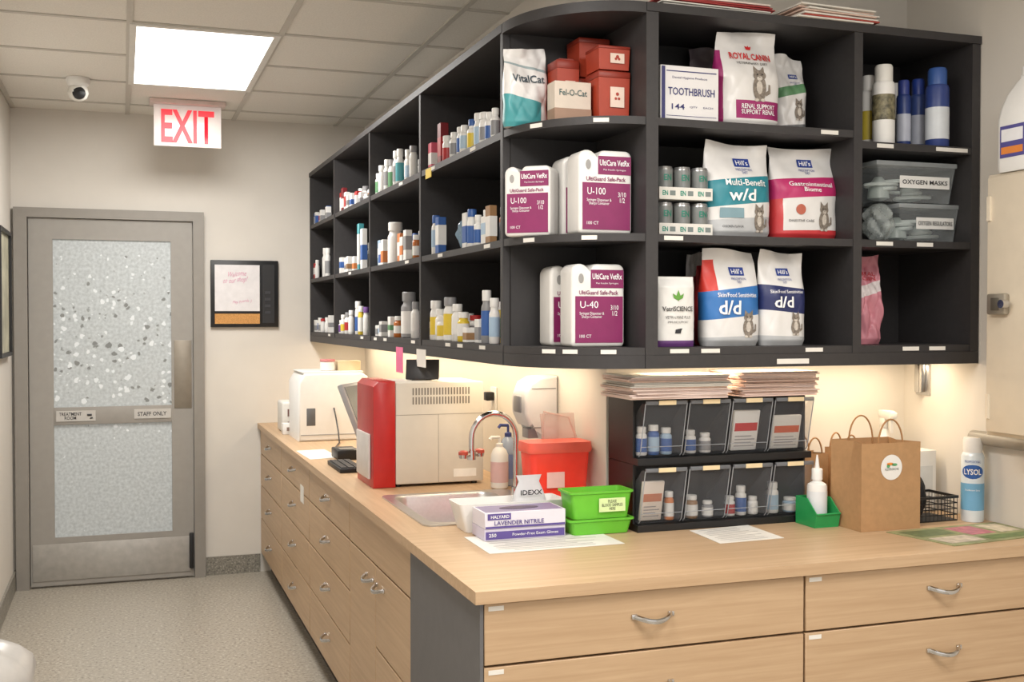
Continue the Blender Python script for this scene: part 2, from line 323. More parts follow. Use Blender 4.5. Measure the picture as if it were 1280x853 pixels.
for yy,zi in ((3.35,1),(3.9,1),(3.5,2),(4.0,2),(4.4,1),(4.8,0),(3.4,0),(3.8,0),(4.5,2),(5.3,0),(5.6,1),(6.2,0),(3.65,0),(4.3,0),(5.0,0)):
    MB(I).box(XS+.0015,XS+.0032,yy-.03,yy+.03,ZS[zi]-.017,ZS[zi]-.005).build('label_strip',PAPER,t)
MB(I).box(XS+.001,XS+.0032,4.02,4.1,ZS[2]-.04,ZS[2]-.004).build('label_strip',M((220,190,60),.6),t)
# corner quarter-round
t=thing('corner_shelf','charcoal shelf unit with quarter-round shelves at the corner','shelving',(1.39,3.18,1.397)); I=inv(t)
def quarter(a,b_,cx=1.391,cy=3.188,n=28): return [(cx,cy)]+[(cx-a*math.cos(PI/2*k/n),cy-b_*math.sin(PI/2*k/n)) for k in range(n+1)]
for z in ZS: MB(I).prism(quarter(.302,.352),z-.022,z,axis='z').build('shelf',DARK,t)
MB(I).prism(quarter(.307,.357),ZTOP-.03,ZTOP,axis='z').build('top_panel',DARK,t)
b=MB(I); q=quarter(.302,.352)[1:]; q2=quarter(.286,.336)[1:]
b.loft([[(x,y,z) for x,y in q]+[(x,y,z) for x,y in q2[::-1]] for z in(1.397,1.4345)]); b.build('light_rail',DARK,t)
MB(I).box(1.11,1.391,3.18,3.1885,1.435,ZTOP-.03).build('back_panel',DARK2,t)
for ang,zi in ((50,0),(38,0),(60,1),(70,0),(25,1),(66,2),(30,2)):
    a=math.radians(ang); cx=1.391-.303*math.cos(a); cy=3.188-.353*math.sin(a); R=Matrix.Translation((cx,cy,ZS[zi]-.012))@Matrix.Rotation(math.radians(ang-90),4,'Z')
    MB(I@R).box(-.022,.022,-.0015,.001,-.006,.006).build('label_strip',PAPER,t)
# front shelving
t=thing('wall_shelving','charcoal open shelving facing the camera above the front counter','shelving',(2,3,1.397)); I=inv(t)
DX=[(1.392,1.43),(2.085,2.115),(2.525,2.556)]
for a,c in DX: MB(I).box(a,c,YS,YW-.002,1.435,ZTOP-.025).build('upright_panel',DARK,t)
for a,c in ((1.4302,2.0848),(2.1152,2.5248)):
    for i,z in enumerate(ZS):
        zz=z-(.0 if a<2 or i<2 else .03); MB(I).box(a,c,YS+.003,YW-.012,zz-.022,zz).build('shelf',DARK,t)
MB(I).box(1.392,2.557,YS-.004,YW-.002,ZTOP-.0245,ZTOP).build('top_panel',DARK,t)
MB(I).box(1.43,2.525,YW-.011,YW-.002,1.435,ZTOP-.025).build('back_panel',DARK2,t)
MB(I).box(1.392,2.557,YS,YS+.018,1.397,1.4345).build('light_rail',DARK,t)
for x,zi in ((1.5,0),(1.6,0),(1.95,0),(2.0,2),(2.2,1),(2.3,0),(2.35,1),(2.4,0),(1.48,1),(2.2,2),(2.42,2),(2.48,2)):
    z=ZS[zi]-(.03 if x>2.11 and zi==2 else 0); MB(I).box(x-.03,x+.03,YS+.0012,YS+.0032,z-.017,z-.005).build('label_strip',PAPER,t)
ZB2=ZS[2]-.03
MB(I).box(1.82,1.93,YS-.001,YS,1.405,1.42).build('rail_sticker',PAPER,t)
WARM=(1,.80,.56)
t=MB().box(1.5,2.5,3.0,3.03,1.418,1.4345).build('under_shelf_light',M((255,232,190),.4,em=4,var=0)); tag(t,'slim warm light bar under the front shelving','light')
t=MB().box(1.28,1.31,3.3,6.7,1.418,1.4345).build('under_shelf_light',M((255,232,190),.4,em=4,var=0)); tag(t,'slim warm light bar under the aisle shelving','light')
area((2.0,3.015,1.412),1.0,.05,5.0,WARM); area((1.295,5.0,1.412),.05,3.4,11,WARM)
# ---------------------------------------------------------------- bottles and cartons
def bottle(label,loc,r,h,body,cap,lab,name='pill_bottle',cat='bottle',group=None,neck=.72,capr=.85,seg=18,lz=(.12,.6)):
    t=thing(name,label,cat,loc,0,group)
    MB().lathe([(r*.9,0),(r,.003),(r,h*(neck-.04)),(r*.93,h*neck),(r*capr*.85,h*(neck+.05)),(r*capr*.85,h*.82)],seg=seg).build('body',body,t)
    MB().lathe([(r*capr,h*.8),(r*capr,h*.985),(r*capr*.92,h)],seg=seg).build('cap',cap,t)
    if lab:
        MB().lathe([(r+.0006,h*lz[0]),(r+.0006,h*lz[1])],seg=seg,cap=False).build('label',lab,t)
    return t
def carton(label,loc,w,d,h,body,band,name='medicine_carton',cat='box',group=None,rz=0,zb=(.25,.7)):
    t=thing(name,label,cat,loc,rz,group)
    MB().box(-w/2,w/2,-d/2,d/2,0,h,.0012,1).build('body',body,t)
    if band: MB().box(-w/2-.0006,w/2+.0006,-d/2-.0006,d/2-.002,h*zb[0],h*zb[1]).build('printed_band',band,t)
    return t
COL={'white':(226,225,222),'blue':(52,92,158),'red':(172,42,44),'maroon':(120,28,34),'pink':(205,90,110),'yellow':(218,190,60),'orange':(208,124,66),'teal':(70,150,158),'grey':(140,140,142),'brown':(150,115,80),'purple':(110,75,140),'green':(90,140,98),'lightblue':(165,190,212),'amber':(176,98,36)}
def mc(n): return M(COL[n],.42,var=.03)
def cn_(n): return {'lightblue':'pale blue'}.get(n,n)
ORD=['leftmost','second from left','third from left','fourth from left','fifth from left','sixth from left','seventh from left','eighth from left','ninth from left','tenth from left','eleventh from left']
BAYN=['nearest','second','third','farthest']; ROWN=['bottom','middle','top']
L={}
L[0,2]=[(544,12,180,'x','pink','white'),(553,14,148,'x','maroon','red'),(562,13,170,'b','white','white','red'),(569,14,163,'b','white','white','grey'),(576,13,158,'b','white','white','blue'),(583,14,153,'b','white','white','lightblue'),(590,15,147,'b','white','blue','yellow'),(597,14,143,'b','white','white','lightblue'),(604,15,139,'b','white','white','grey'),(611,15,137,'b','white','white','blue'),(619,14,130,'b','white','white','grey')]
L[0,1]=[(548,13,270,'b','white','blue','lightblue'),(556,12,268,'x','blue','white'),(588,12,264,'x','white','blue'),(595,13,262,'b','white','blue','blue'),(602,13,264,'b','white','white','blue'),(608,13,260,'b','white','white','lightblue'),(614,12,266,'x','white','lightblue'),(620,12,257,'x','brown','white')]
L[0,0]=[(534,12,402,'x','white','grey'),(542,16,372,'b','white','white','yellow'),(549,15,384,'b','white','white','white'),(556,17,392,'b','white','white','yellow'),(565,18,370,'b','white','grey','yellow'),(573,15,378,'b','white','white','white'),(581,17,390,'b','yellow','white','white'),(591,15,408,'x','white','brown'),(600,15,400,'x','white','grey'),(608,14,364,'b','grey','white','blue'),(616,15,372,'b','white','white','lightblue')]
L[1,2]=[(468,11,221,'b','white','white','green'),(473,11,217,'b','white','white','lightblue'),(479,12,206,'b','white','white','white'),(485,12,200,'b','white','white','grey'),(491,13,199,'b','white','grey','green'),(497,13,188,'b','white','white','grey'),(503,13,184,'b','white','white','teal'),(509,13,188,'b','white','white','white'),(514,12,192,'b','white','white','lightblue'),(520,12,182,'b','white','grey','white')]
L[1,1]=[(468,10,302,'x','lightblue','white'),(473,11,305,'x','white','blue'),(479,11,300,'x','white','orange'),(492,22,276,'b','white','white',None),(502,12,292,'x','orange','white'),(507,12,294,'x','white','orange'),(513,11,288,'x','white','grey'),(520,11,290,'b','amber','white','white')]
L[1,0]=[(470,10,406,'x','white','grey'),(476,10,405,'x','white','lightblue'),(482,10,402,'x','white','grey'),(488,11,398,'b','white','white','grey'),(494,12,394,'x','white','green'),(499,12,396,'b','amber','white','white'),(508,20,358,'b','grey','grey','white'),(518,12,376,'b','white','grey','white')]
L[2,2]=[(423,8,242,'x','red','white'),(427,8,239,'x','maroon','white'),(432,8,239,'x','white','red'),(437,8,243,'x','white','grey'),(442,8,240,'x','white','blue'),(447,8,238,'x','red','white'),(452,9,241,'x','white','grey'),(458,9,243,'b','white','white','grey')]
L[2,1]=[(424,8,325,'x','white','lightblue'),(429,8,322,'x','white','blue'),(434,8,323,'x','white','grey'),(439,8,320,'x','white','brown'),(444,8,319,'x','white','orange'),(451,9,276,'x','teal','white'),(457,8,280,'x','white','blue')]
L[2,0]=[(423,7,400,'b','white','white','purple'),(427,8,398,'b','white','white','grey'),(432,8,393,'b','white','white','yellow'),(437,8,391,'b','white','grey','red'),(442,8,385,'b','white','white','white'),(447,9,378,'b','white','white','blue'),(452,9,380,'b','yellow','white','white'),(458,8,382,'b','white','purple','white')]
L[3,2]=[(394,6,268,'x','blue','white'),(398,6,267,'x','white','blue'),(402,7,267,'x','white','red'),(406,7,262,'x','white','grey'),(410,7,257,'x','blue','white'),(414,7,259,'x','white','grey')]
L[3,1]=[(395,6,328,'x','red','white'),(399,6,325,'b','white','white','white'),(405,8,306,'b','white','white',None),(412,8,310,'b','white','white','grey')]
L[3,0]=[(394,6,399,'x','white','grey'),(398,6,397,'b','white','white','blue'),(402,6,396,'b','white','white','grey'),(406,7,398,'b','white','red','white'),(410,7,396,'b','white','white','white'),(414,7,395,'x','white','grey')]
for (bay,row),items in L.items():
    z=ZS[row]+.0006; N=len(items); R_=[]; rn=random.Random(bay*10+row)
    for it in items:
        cx,wp,yt,kd=it[:4]; p=P(cx,yt,X=XS+.045); dd=p.x*math.sin(TH)+p.y*math.cos(TH); hw=wp*dd/F/2*rn.uniform(.85,1)
        hgt=min(max((p.z-z)*rn.uniform(.88,1.03),.04),.27)
        if kd=='b': r=min(hw,.045); ry=r
        else: r=min(hw*.85,.05); ry=.025
        R_.append([p.y,r,ry,hgt])
    prev=BY[bay]+.014
    for k in range(N-1,-1,-1): R_[k][0]=max(R_[k][0],prev+R_[k][2]+.003); prev=R_[k][0]+R_[k][2]
    nx=BY[bay+1]-.014
    for k in range(N): R_[k][0]=min(R_[k][0],nx-R_[k][2]-.003); nx=R_[k][0]-R_[k][2]
    mx=0
    for idx,it in enumerate(items):
        y,r,ry,hgt=R_[idx]; ds=f"{ORD[idx]}, {ROWN[row]} shelf, {BAYN[bay]} aisle bay"; jx=rn.uniform(0,.02); mx=max(mx,2*r+jx+.018)
        if it[3]=='b': bottle(f"{cn_(it[4])} bottle with {cn_(it[5])} cap, {ds}",(XS+.014+r+jx,y,z),r,hgt,mc(it[4]),mc(it[5]),mc(it[6]) if it[6] else None,group='bottles and cartons on the aisle shelves',lz=(rn.uniform(.08,.2),rn.uniform(.5,.64)),neck=rn.choice((.72,.68,.7)),capr=rn.choice((.85,.75,.92)))
        else: carton(f"{cn_(it[4])} carton with {cn_(it[5])} band, {ds}",(XS+.014+r+jx,y,z),2*r,2*ry-.004,hgt,mc(it[4]),mc(it[5]),group='bottles and cartons on the aisle shelves',zb=(rn.uniform(.1,.35),rn.uniform(.5,.8)))
    if (bay,row) in ((0,2),(0,0),(1,2),(1,0),(0,1),(2,2),(2,0),(1,1),(2,1)):
        n2=8 if bay==0 else 6
        if (bay,row)==(0,1): n2=3
        xr=XS+mx+.034; y0=BY[bay]+.05; y1=BY[bay]+(.7 if (bay,row)!=(0,1) else .3)
        for k in range(n2):
            cp=rn.choice(['white','white','blue','grey','white','red']); bd=rn.choice(['white','white','white','amber','white','yellow']); lb=rn.choice(['lightblue','grey','white','green','pink']); hh=rn.uniform(.075,.15); r=rn.uniform(.019,.027)
            bottle(f"rear-row {bd} bottle, {cn_(cp)} cap, {ORD[n2-1-k]}, {ROWN[row]} shelf, {BAYN[bay]} bay",(xr+rn.uniform(0,.02),y0+(y1-y0)*k/max(1,n2-1),z),r,hh,mc(bd),mc(cp),mc(lb),group='bottles and cartons on the aisle shelves')
# ---------------------------------------------------------------- food bags
NX=2.6
def food_bag(label,name,cat,x0,x1,ytop,Yf,zb,d,mats,pick,seed=0,rz=0,square=False,crease=1,slant=0):
    a=P(x0,ytop,Y=Yf); c=P(x1,ytop,Y=Yf); w=c.x-a.x; h=min((a.z+c.z)/2,zb+.285)-zb
    t=thing(name,label,cat,((a.x+c.x)/2,Yf+d/2,zb+.0006),rz,'pet food bags on the shelves')
    def prof(q):
        if square: return .8+.2*min(1,q/.05) if q<.85 else max(.12,1-.88*((q-.85)/.12))
        if q<.06: return .75+.25*q/.06
        if q<.5: return 1
        if q<.9: s=(q-.5)/.4; return 1-.95*(s*s*(3-2*s))
        return .05
    def wid(q):
        if square: return 1
        return (.95+.05*min(1,q/.06))-.06*max(0,q-.6)/.4*(1+.5*math.sin(seed))
    def wr(x,q):
        e=min(1,q*6)
        return crease*e*(.004*math.sin(9*x/w+seed*1.7+5*q)*math.sin(8*q+seed)+.0022*(1-abs(math.sin(7*x/w-6*q+seed)))**3+.0013*math.sin(23*x/w+11*q+seed)*math.sin(13*q+2*seed))+.012*max(0,q-.88)/.12*math.sin(seed*2+5*x/w)*(0 if square else 1)
    def yf(x,q):
        q=min(max(q,0),1); A=w/2*wid(q); B=d/2*prof(q); return -B*(1-min(.9995,abs(x/A))**NX)**(1/NX)+wr(x,q)
    n=96; m=90; rings=[]
    for i in range(m+1):
        q0=i/m; r=[]
        for k in range(n):
            an=2*PI*k/n; cc=math.cos(an); ss=math.sin(an); u=math.copysign(abs(cc)**(2/NX),cc); q=q0+slant*u*math.sin(PI*q0); A=w/2*wid(q); B=d/2*prof(q); x=A*u
            r.append((x,B*math.copysign(abs(ss)**(2/NX),ss)+wr(x,q),q*h+(0 if square else .006*math.sin(4*x/w+seed)*max(0,(q-.8)/.2))))
        rings.append(r)
    b=MB(); b.loft(rings)
    for i,j,fc in b.out:
        if fc is None: continue
        q=(i+.5)/m; an=2*PI*(j+.5)/n; cc=math.cos(an); ss=math.sin(an); u=math.copysign(abs(cc)**(2/NX),cc)
        fc.material_index=pick(u,q) if ss<0.3 else pick(math.copysign(1,u),q)
    b.build('pouch',mats,t,50)
    def mk2(cx,q,e): return lambda u,v: Vector((cx*w+u,yf(cx*w+u,(q*h+v)/h)-e,q*h+v))
    def mk(cx,q): return mk2(cx,q,.0036)
    return t,(w,h,mk,mk2)
FUR=M((128,118,108),.7,var=.35,sc=150); FURD=M((60,52,48),.7); FURL=M((196,188,178),.7,var=.15,sc=150)
def cat_pic(t,s,cx,q,k=.055):
    w,h,mk,mk2=s; mp=mk2(cx,q,.0018)
    tail=[(.36*k,-.7*k),(.62*k,-.55*k),(.6*k,-.15*k),(.5*k,-.12*k),(.48*k,-.45*k),(.3*k,-.55*k)]
    o=[(ell(0,-.35*k,.38*k,.62*k),0,0),([(-.32*k,.2*k),(-.28*k,.75*k),(-.05*k,.5*k),(.05*k,.5*k),(.28*k,.75*k),(.32*k,.2*k)],0,0),(ell(0,.28*k,.34*k,.26*k),0,0),(tail,0,0)]
    patches('cat_picture',o,[FUR],t,mp)
    patches('cat_markings',[(ell(0,.14*k,.15*k,.11*k,12),0,0),(ell(0,-.3*k,.17*k,.32*k,14),0,0),(ell(-.17*k,-.9*k,.12*k,.08*k,10),0,0),(ell(.17*k,-.9*k,.12*k,.08*k,10),0,0)],[FURL],t,mk2(cx,q,.0024))
    patches('cat_eyes',[(ell(-.13*k,.32*k,.05*k,.04*k,8),0,0),(ell(.13*k,.32*k,.05*k,.04*k,8),0,0),(ell(0,.2*k,.035*k,.025*k,8),0,0)],[FURD],t,mk2(cx,q,.0030))
HB=M((38,62,140),.45); WT=M((238,238,238),.5,var=0)
def hills(t,s,cx,q,k=.036):
    w,h,mk,mk2=s
    patches('logo_panel',[(rect(0,0,k*1.25,k*.62),0,0)],[HB],t,mk2(cx,q,.002)); txt("Hill's",k*.95,k*.38,mk2(cx,q,.0036),WT,t,bold=.01)
    txt('PRESCRIPTION\nDIET',k*1.3,k*.42,mk(cx,q-.095),HB,t)
MAG=M((150,36,100),.45); WHB=M((220,218,216),.34,var=.03,sc=18,bump=.5)
Zr=ZS[2]
food_bag('grey pouch half hidden between the toothbrush carton and renal bag','pet_food_bag','bag',868,912,60,3.08,Zr,.07,[M((120,110,116),.35),MAG],lambda u,q:1 if q<.6 else 0,2)
t,s=food_bag('white pet food bag with red heading and magenta foot on top shelf','pet_food_bag','bag',903,981,37,2.875,Zr,.1,[WHB,MAG],lambda u,q:1 if (.08<q<.27 and u>-.55) or u<-.86 and q<.8 else 0,1,crease=.8)
txt('ROYAL CANIN',s[0]*.66,.022,s[2](.02,.74),M((205,40,45),.5),t,bold=.02)
txt('VETERINARY DIET',s[0]*.5,.008,s[2](.02,.66),INK,t)
txt('RENAL SUPPORT\nSUPPORT RENAL',s[0]*.54,.03,s[2](.08,.175),WT,t,bold=.012)
cat_pic(t,s,.1,.47,.062)
patches('crown_emblem',[([(-.008,0),(.008,0),(.012,.012),(.005,.006),(0,.014),(-.005,.006),(-.012,.012)],0,0)],[M((205,40,45),.5)],t,s[3](.02,.82,.0024))
t,s=food_bag('white and green pet food bag on top shelf right of renal bag','pet_food_bag','bag',976,1014,68,2.96,Zr,.09,[WHB,M((95,140,100),.45),M((110,112,115),.4)],lambda u,q:1 if .5<q<.62 else (2 if q<.12 else 0),3,slant=.05)
cat_pic(t,s,.1,.33,.04); hills(t,s,0.05,.74,.024)
Zm=ZS[1]; TEAL=M((40,128,142),.45); GR=M((178,180,182),.4)
t,s=food_bag('white pet food bag with teal band, left of the pair on the middle shelf','pet_food_bag','bag',890,971,166,2.88,Zm,.11,[WHB,TEAL,GR],lambda u,q:1 if .34<q<.62 else (2 if q<.2 else 0),4,slant=.045,crease=.7)
hills(t,s,.06,.79,.042); txt('Multi-Benefit',s[0]*.62,.02,s[2](.04,.57),WT,t,bold=.01); txt('w/d',s[0]*.4,.036,s[2](-.03,.44),WT,t,bold=.02); cat_pic(t,s,.24,.22,.05)
patches('picture_panel',[(rect(0,0,s[0]*.34,.03),0,0)],[M((120,150,160),.5)],t,s[3](-.18,.25,.0018)); txt('CHICKEN FLAVOR',s[0]*.3,.007,s[2](-.17,.11),INK,t)
t,s=food_bag('white pet food bag with magenta band, right of the pair on the middle shelf','pet_food_bag','bag',973,1055,178,2.90,Zm,.11,[WHB,M((178,42,100),.45),M((196,56,60),.42)],lambda u,q:1 if .46<q<.67 else (2 if q<.1 or (u<-.75 and q<.46) else 0),5,slant=.03,crease=.7)
hills(t,s,.02,.83,.04); txt('Gastrointestinal\nBiome',s[0]*.66,.03,s[2](.02,.565),WT,t,bold=.008); cat_pic(t,s,.2,.27,.052)
patches('picture_panel',[(ell(0,0,.016,.016),0,0)],[M((180,95,75),.5)],t,s[3](-.15,.32,.0018)); txt('DIGESTIVE CARE',s[0]*.36,.007,s[2](-.14,.2),INK,t)
Zl=ZS[0]
food_bag('red and white pouch squeezed behind the leaf packet','pet_food_bag','bag',862,884,310,3.06,Zl,.05,[WHB,M((190,60,60),.45)],lambda u,q:1 if .3<q<.75 else 0,6)
food_bag('red-edged pouch just behind the light blue food bag','pet_food_bag','bag',874,902,312,2.995,Zl,.045,[M((180,50,55),.45),WHB],lambda u,q:1 if q>.85 else 0,7)
t,s=food_bag('small upright white packet with green leaf emblem and purple foot','supplement_packet','packet',824,871,346,2.865,Zl,.045,[M((222,221,218),.45,var=.02),M((92,52,110),.45)],lambda u,q:1 if q<.09 else 0,8,square=True,crease=.3)
patches('leaf_emblem',[([(0,0),(-.014,.006),(-.018,.02),(-.004,.012)],0,0),([(0,0),(.014,.006),(.018,.02),(.004,.012)],0,0),([(0,-.003),(-.007,.012),(0,.03),(.007,.012)],0,0)],[M((95,150,60),.5)],t,s[3](0,.66,.0022))
txt('VetriSCIENCE',s[0]*.8,.014,s[2](0,.54),INK,t,bold=.012); txt('VETRI-LYSINE PLUS',s[0]*.66,.008,s[2](0,.42),INK,t); txt('IMMUNE SUPPORT',s[0]*.55,.006,s[2](0,.35),INK,t)
patches('cat_emblem',[([(-.01,-.006),(.008,-.006),(.01,.002),(.014,.008),(.007,.008),(-.008,.005)],0,0)],[INK],t,s[3](0,.22,.0022))
LB=M((50,110,175),.45)
t,s=food_bag('white pet food bag with red edge and blue band on the bottom shelf','pet_food_bag','bag',886,956,305,2.88,Zl,.1,[WHB,LB,M((200,55,45),.45),GR],lambda u,q:1 if .3<q<.6 else (2 if u<-.6 and .6<q<.9 else (3 if q<.1 else 0)),9,slant=.04,crease=.7)
hills(t,s,.1,.78,.04); txt('Skin/Food Sensitivities',s[0]*.7,.013,s[2](.03,.53),WT,t,bold=.008); txt('d/d',s[0]*.38,.042,s[2](-.12,.4),WT,t,bold=.02); cat_pic(t,s,.22,.25,.048)
NV=M((38,46,92),.45)
t,s=food_bag('white pet food bag with navy band, rightmost on the bottom shelf','pet_food_bag','bag',957,1013,307,2.88,Zl,.09,[WHB,NV,GR],lambda u,q:1 if .36<q<.62 else (2 if q<.1 else 0),10,slant=-.03,crease=.7)
hills(t,s,.0,.78,.036); txt('Skin/Food Sensitivities',s[0]*.72,.01,s[2](0,.57),WT,t); txt('d/d',s[0]*.42,.034,s[2](-.08,.46),WT,t,bold=.02); cat_pic(t,s,.18,.25,.042)
t,s=food_bag('crumpled pink pouch alone in the bottom right compartment','pet_food_bag','bag',1076,1108,316,2.95,Zl,.09,[M((208,135,148),.45,sc=18,bump=.5),M((225,215,215),.45)],lambda u,q:1 if .55<q<.68 else 0,11,crease=3,slant=.05)
txt('ROYAL\nCANIN',s[0]*.6,.028,s[2](0,.76),M((190,50,60),.5),t,bold=.01)
t,s=food_bag('white and teal crinkled pouch at the left end of the corner top shelf','pet_food_bag','bag',634,688,58,3.10,Zr,.07,[WHB,M((70,150,155),.4),M((150,165,168),.35)],lambda u,q:1 if q<.34 and u<.6 else (2 if .74<q<.78 else 0),12,crease=1.4,slant=-.08)
txt('VitalCat',s[0]*.74,.024,s[2](0,.6),M((60,75,85),.5),t,bold=.015)
# ---------------------------------------------------------------- toothbrush box etc
a=P(824,80,Y=2.86); c=P(898,150,Y=2.86); w=c.x-a.x-.004; h=.155
t=thing('toothbrush_carton','white TOOTHBRUSH carton with blue side stripe on the top shelf','box',((a.x+c.x)/2+.002,2.86+.09,Zr+.0006))
MB().box(-w/2,w/2,-.09,.09,0,h,.001,1).build('carton',M((222,220,220),.5,var=.02),t)
NVY=M((52,52,108),.5)
patches('printed_stripe',[(rect(-w*.45,h*.5,w*.06,h*.96),0,0),(rect(w*.03,h*.9,w*.86,.003),0,0),(rect(w*.03,h*.08,w*.86,.0015),0,0)],[NVY],t,fr(0,0,-.0908))
txt('TOOTHBRUSH',w*.8,.022,fr(w*.03,h*.53,-.0912),NVY,t,bold=.015); txt('Dental Hygiene Products',w*.6,.008,fr(0,h*.78,-.0912),NVY,t); txt('144',w*.22,.016,fr(-w*.2,h*.25,-.0912),NVY,t,bold=.01); txt('QTY     EACH',w*.4,.006,fr(w*.2,h*.25,-.0912),NVY,t)
GRN=M((60,170,150),.5)
for lv in range(2):
    YC=2.885; z=Zm+.0008+lv*.104; x0=P(824,250,Y=YC).x; x1=P(892,250,Y=YC).x-.004; W=x1-x0; r=W/6-.0015
    t=thing('can_tray',('lower' if lv==0 else 'upper')+' shallow white cardboard tray holding three pet food cans','tray',((x0+x1)/2,YC+r,z),0,'stacked can trays')
    MB().box(-W/2,W/2,-r-.001,-r,0,.035).box(-W/2,W/2,r,r+.001,0,.035).box(-W/2,-W/2+.001,-r,r,0,.035).box(W/2-.001,W/2,-r,r,0,.035).box(-W/2+.001,W/2-.001,-r,r,0,.001).build('tray',PAPER,t)
    for k in range(3): txt('EN',.018,.014,fr(-W/3+k*W/3-.01,.018,-r-.0018),M((40,140,120),.5),t,bold=.03)
    for k in range(3):
        patches('printed_swatch',[(rect(-W/3+k*W/3+.014,.018,.018,.014,2),0,0)],[M((120,130,128),.5)],t,fr(0,0,-r-.0015))
    for k in range(3):
        cn=thing('food_can',['left','middle','right'][k]+' pet food can in the '+('lower' if lv==0 else 'upper')+' white tray','can',((x0+x1)/2-W/3+k*W/3,YC+r,z+.0015),0,'pet food cans in trays')
        rr_=r-.0022
        MB().lathe([(rr_*.96,0),(rr_,.003),(rr_,.088),(rr_*.96,.09),(rr_*.92,.094)],seg=24).build('tin',M((160,160,160),.3,.7),cn)
        MB().lathe([(rr_+.0004,.008),(rr_+.0004,.084)],seg=24,cap=False).build('wrapper',M((122,125,124),.35,.1,var=.12),cn)
        txt('EN',.024,.018,cyl(rr_,.062),M((30,120,100),.5),cn,bold=.03)
# jugs
def jug(label,loc,rz,code,sc=1):
    w,d,h=.165*sc,.095*sc,.238*sc
    t=thing('syringe_jug',label,'container',loc,rz,'white jugs with purple labels')
    x0=-w/2; pl=[]
    def arc(cx,cz,r,a0,a1,n=6):
        for k in range(n+1): a=math.radians(a0+(a1-a0)*k/n); pl.append((cx+r*math.cos(a),cz+r*math.sin(a)))
    arc(w/2-.012,.012,.012,-90,0,4); arc(w/2-.02*sc,h-.02*sc,.02*sc,0,90,6)
    arc(x0+.080*sc,h-.018*sc,.018*sc,90,160,4); pl.append((x0+.0555*sc,h-.022*sc))
    arc(x0+.026*sc,h-.026*sc,.026*sc,25,180,8); arc(x0+.012,.012,.012,180,270,4)
    cxm=sum(p[0] for p in pl)/len(pl); czm=sum(p[1] for p in pl)/len(pl)
    def ring(e,y): return [(cxm+(x-cxm)*(1-e/(w/2)),y,czm+(z-czm)*(1-e/(h/2))) for x,z in pl]
    B=.010*sc; rs=[]
    for k in range(5): a=PI/2*k/4; rs.append(ring(B*(1-math.sin(a)),-d/2+B*(1-math.cos(a))))
    for k in range(4,-1,-1): a=PI/2*k/4; rs.append(ring(B*(1-math.sin(a)),d/2-B*(1-math.cos(a))))
    dz=min(p[2] for r_ in rs for p in r_); MB(Matrix.Translation((0,0,-dz))).loft(rs).build('body',M((220,218,214),.35,var=.02),t)
    y=-d/2-.0012
    patches('handle_recess_shade',[(ell(x0+.028*sc,h-.042*sc,.008*sc,.014*sc,16),0,0)],[M((150,148,146),.5)],t,fr(0,0,y))  # no real hole here: its shade is painted as a flat grey oval
    patches('label_panel',[(rect(w*.16,h*.82,w*.62,h*.22),0,0),(rect(.01*w,h*.33,w*.9,h*.56),0,0)],[PURP],t,fr(0,0,y))
    y2=y-.0009
    txt('UltiCare VetRx',w*.56,.017*sc,fr(w*.16,h*.85,y2),WT,t,bold=.015); txt('Pet Insulin Syringes',w*.42,.006*sc,fr(w*.16,h*.765,y2),WT,t)
    txt('UltiGuard Safe-Pack',w*.74,.012*sc,fr(.0,h*.655,y2),PURP,t,bold=.015)
    txt(code,w*.34,.02*sc,fr(-w*.18,h*.51,y2),WT,t); txt('Syringes Dispenser &\nSharps Container',w*.46,.02*sc,fr(-w*.13,h*.38,y2),WT,t)
    txt('3/10\n1/2',w*.15,.03*sc,fr(w*.3,h*.44,y2),WT,t); txt('100 CT',w*.22,.009*sc,fr(-w*.25,h*.13,y2),WT,t)
    return t
jug('white jug with purple label at the right, corner middle shelf',(1.30,2.952,Zm+.0006),0,'U-100')
jug('white jug tucked behind the right jug, corner middle shelf',(1.306,3.09,Zm+.0006),0,'U-100')
jug('white jug turned towards the aisle, left on the corner middle shelf',(1.142,3.085,Zm+.0006),-math.radians(40),'U-100',.86)
jug('front white jug alone at the front of the corner bottom shelf',(1.288,2.975,Zl+.0006),0,'U-40')
jug('rear white jug hidden behind the front one, corner bottom shelf',(1.275,3.11,Zl+.0006),0,'U-40')
RUST=M((166,60,38),.4); RUSTD=M((138,46,30),.4)
def sharps(label,loc,w,d,h,rz=0):
    t=thing('sharps_container',label,'container',loc,rz,'rust red sharps containers on the corner shelf')
    MB().loft([[(sx*w*k/2,sy*d*k/2,z) for sx,sy in((-1,-1),(1,-1),(1,1),(-1,1))] for k,z in((.92,0),(.97,h*.84))]).build('tub',RUST,t)
    MB().box(-w/2,w/2,-d/2,d/2,h*.84,h*.97,.003).box(-w*.3,w*.3,-d*.3,d*.3,h*.97,h).build('lid',RUSTD,t)
    y=-d*.48
    patches('warning_label',[(rect(w*.08,h*.46,w*.44,h*.4,3),0,0)],[M((228,205,190),.5)],t,fr(0,0,y-.003)); patches('warning_symbol',[(ell(w*.08,h*.52,w*.05,w*.05,10),0,0),(ell(w*.03,h*.43,w*.04,w*.04,10),0,0),(ell(w*.13,h*.43,w*.04,w*.04,10),0,0)],[M((170,60,45),.5)],t,fr(0,0,y-.0042))
    return t
sharps('lower of the two front rust red sharps containers',(1.336,2.975,Zr+.0006),.1,.1,.145)
sharps('upper of the two front rust red sharps containers',(1.336,2.975,Zr+.1462),.1,.1,.07)
sharps('lower rust red container in the tall rear stack',(1.333,3.112,Zr+.0006),.1,.1,.15)
sharps('upper rust red container in the tall rear stack',(1.333,3.112,Zr+.1512),.1,.1,.12)
sharps('rust red container behind the small grey-and-white carton',(1.244,3.09,Zr+.0006),.072,.08,.2)
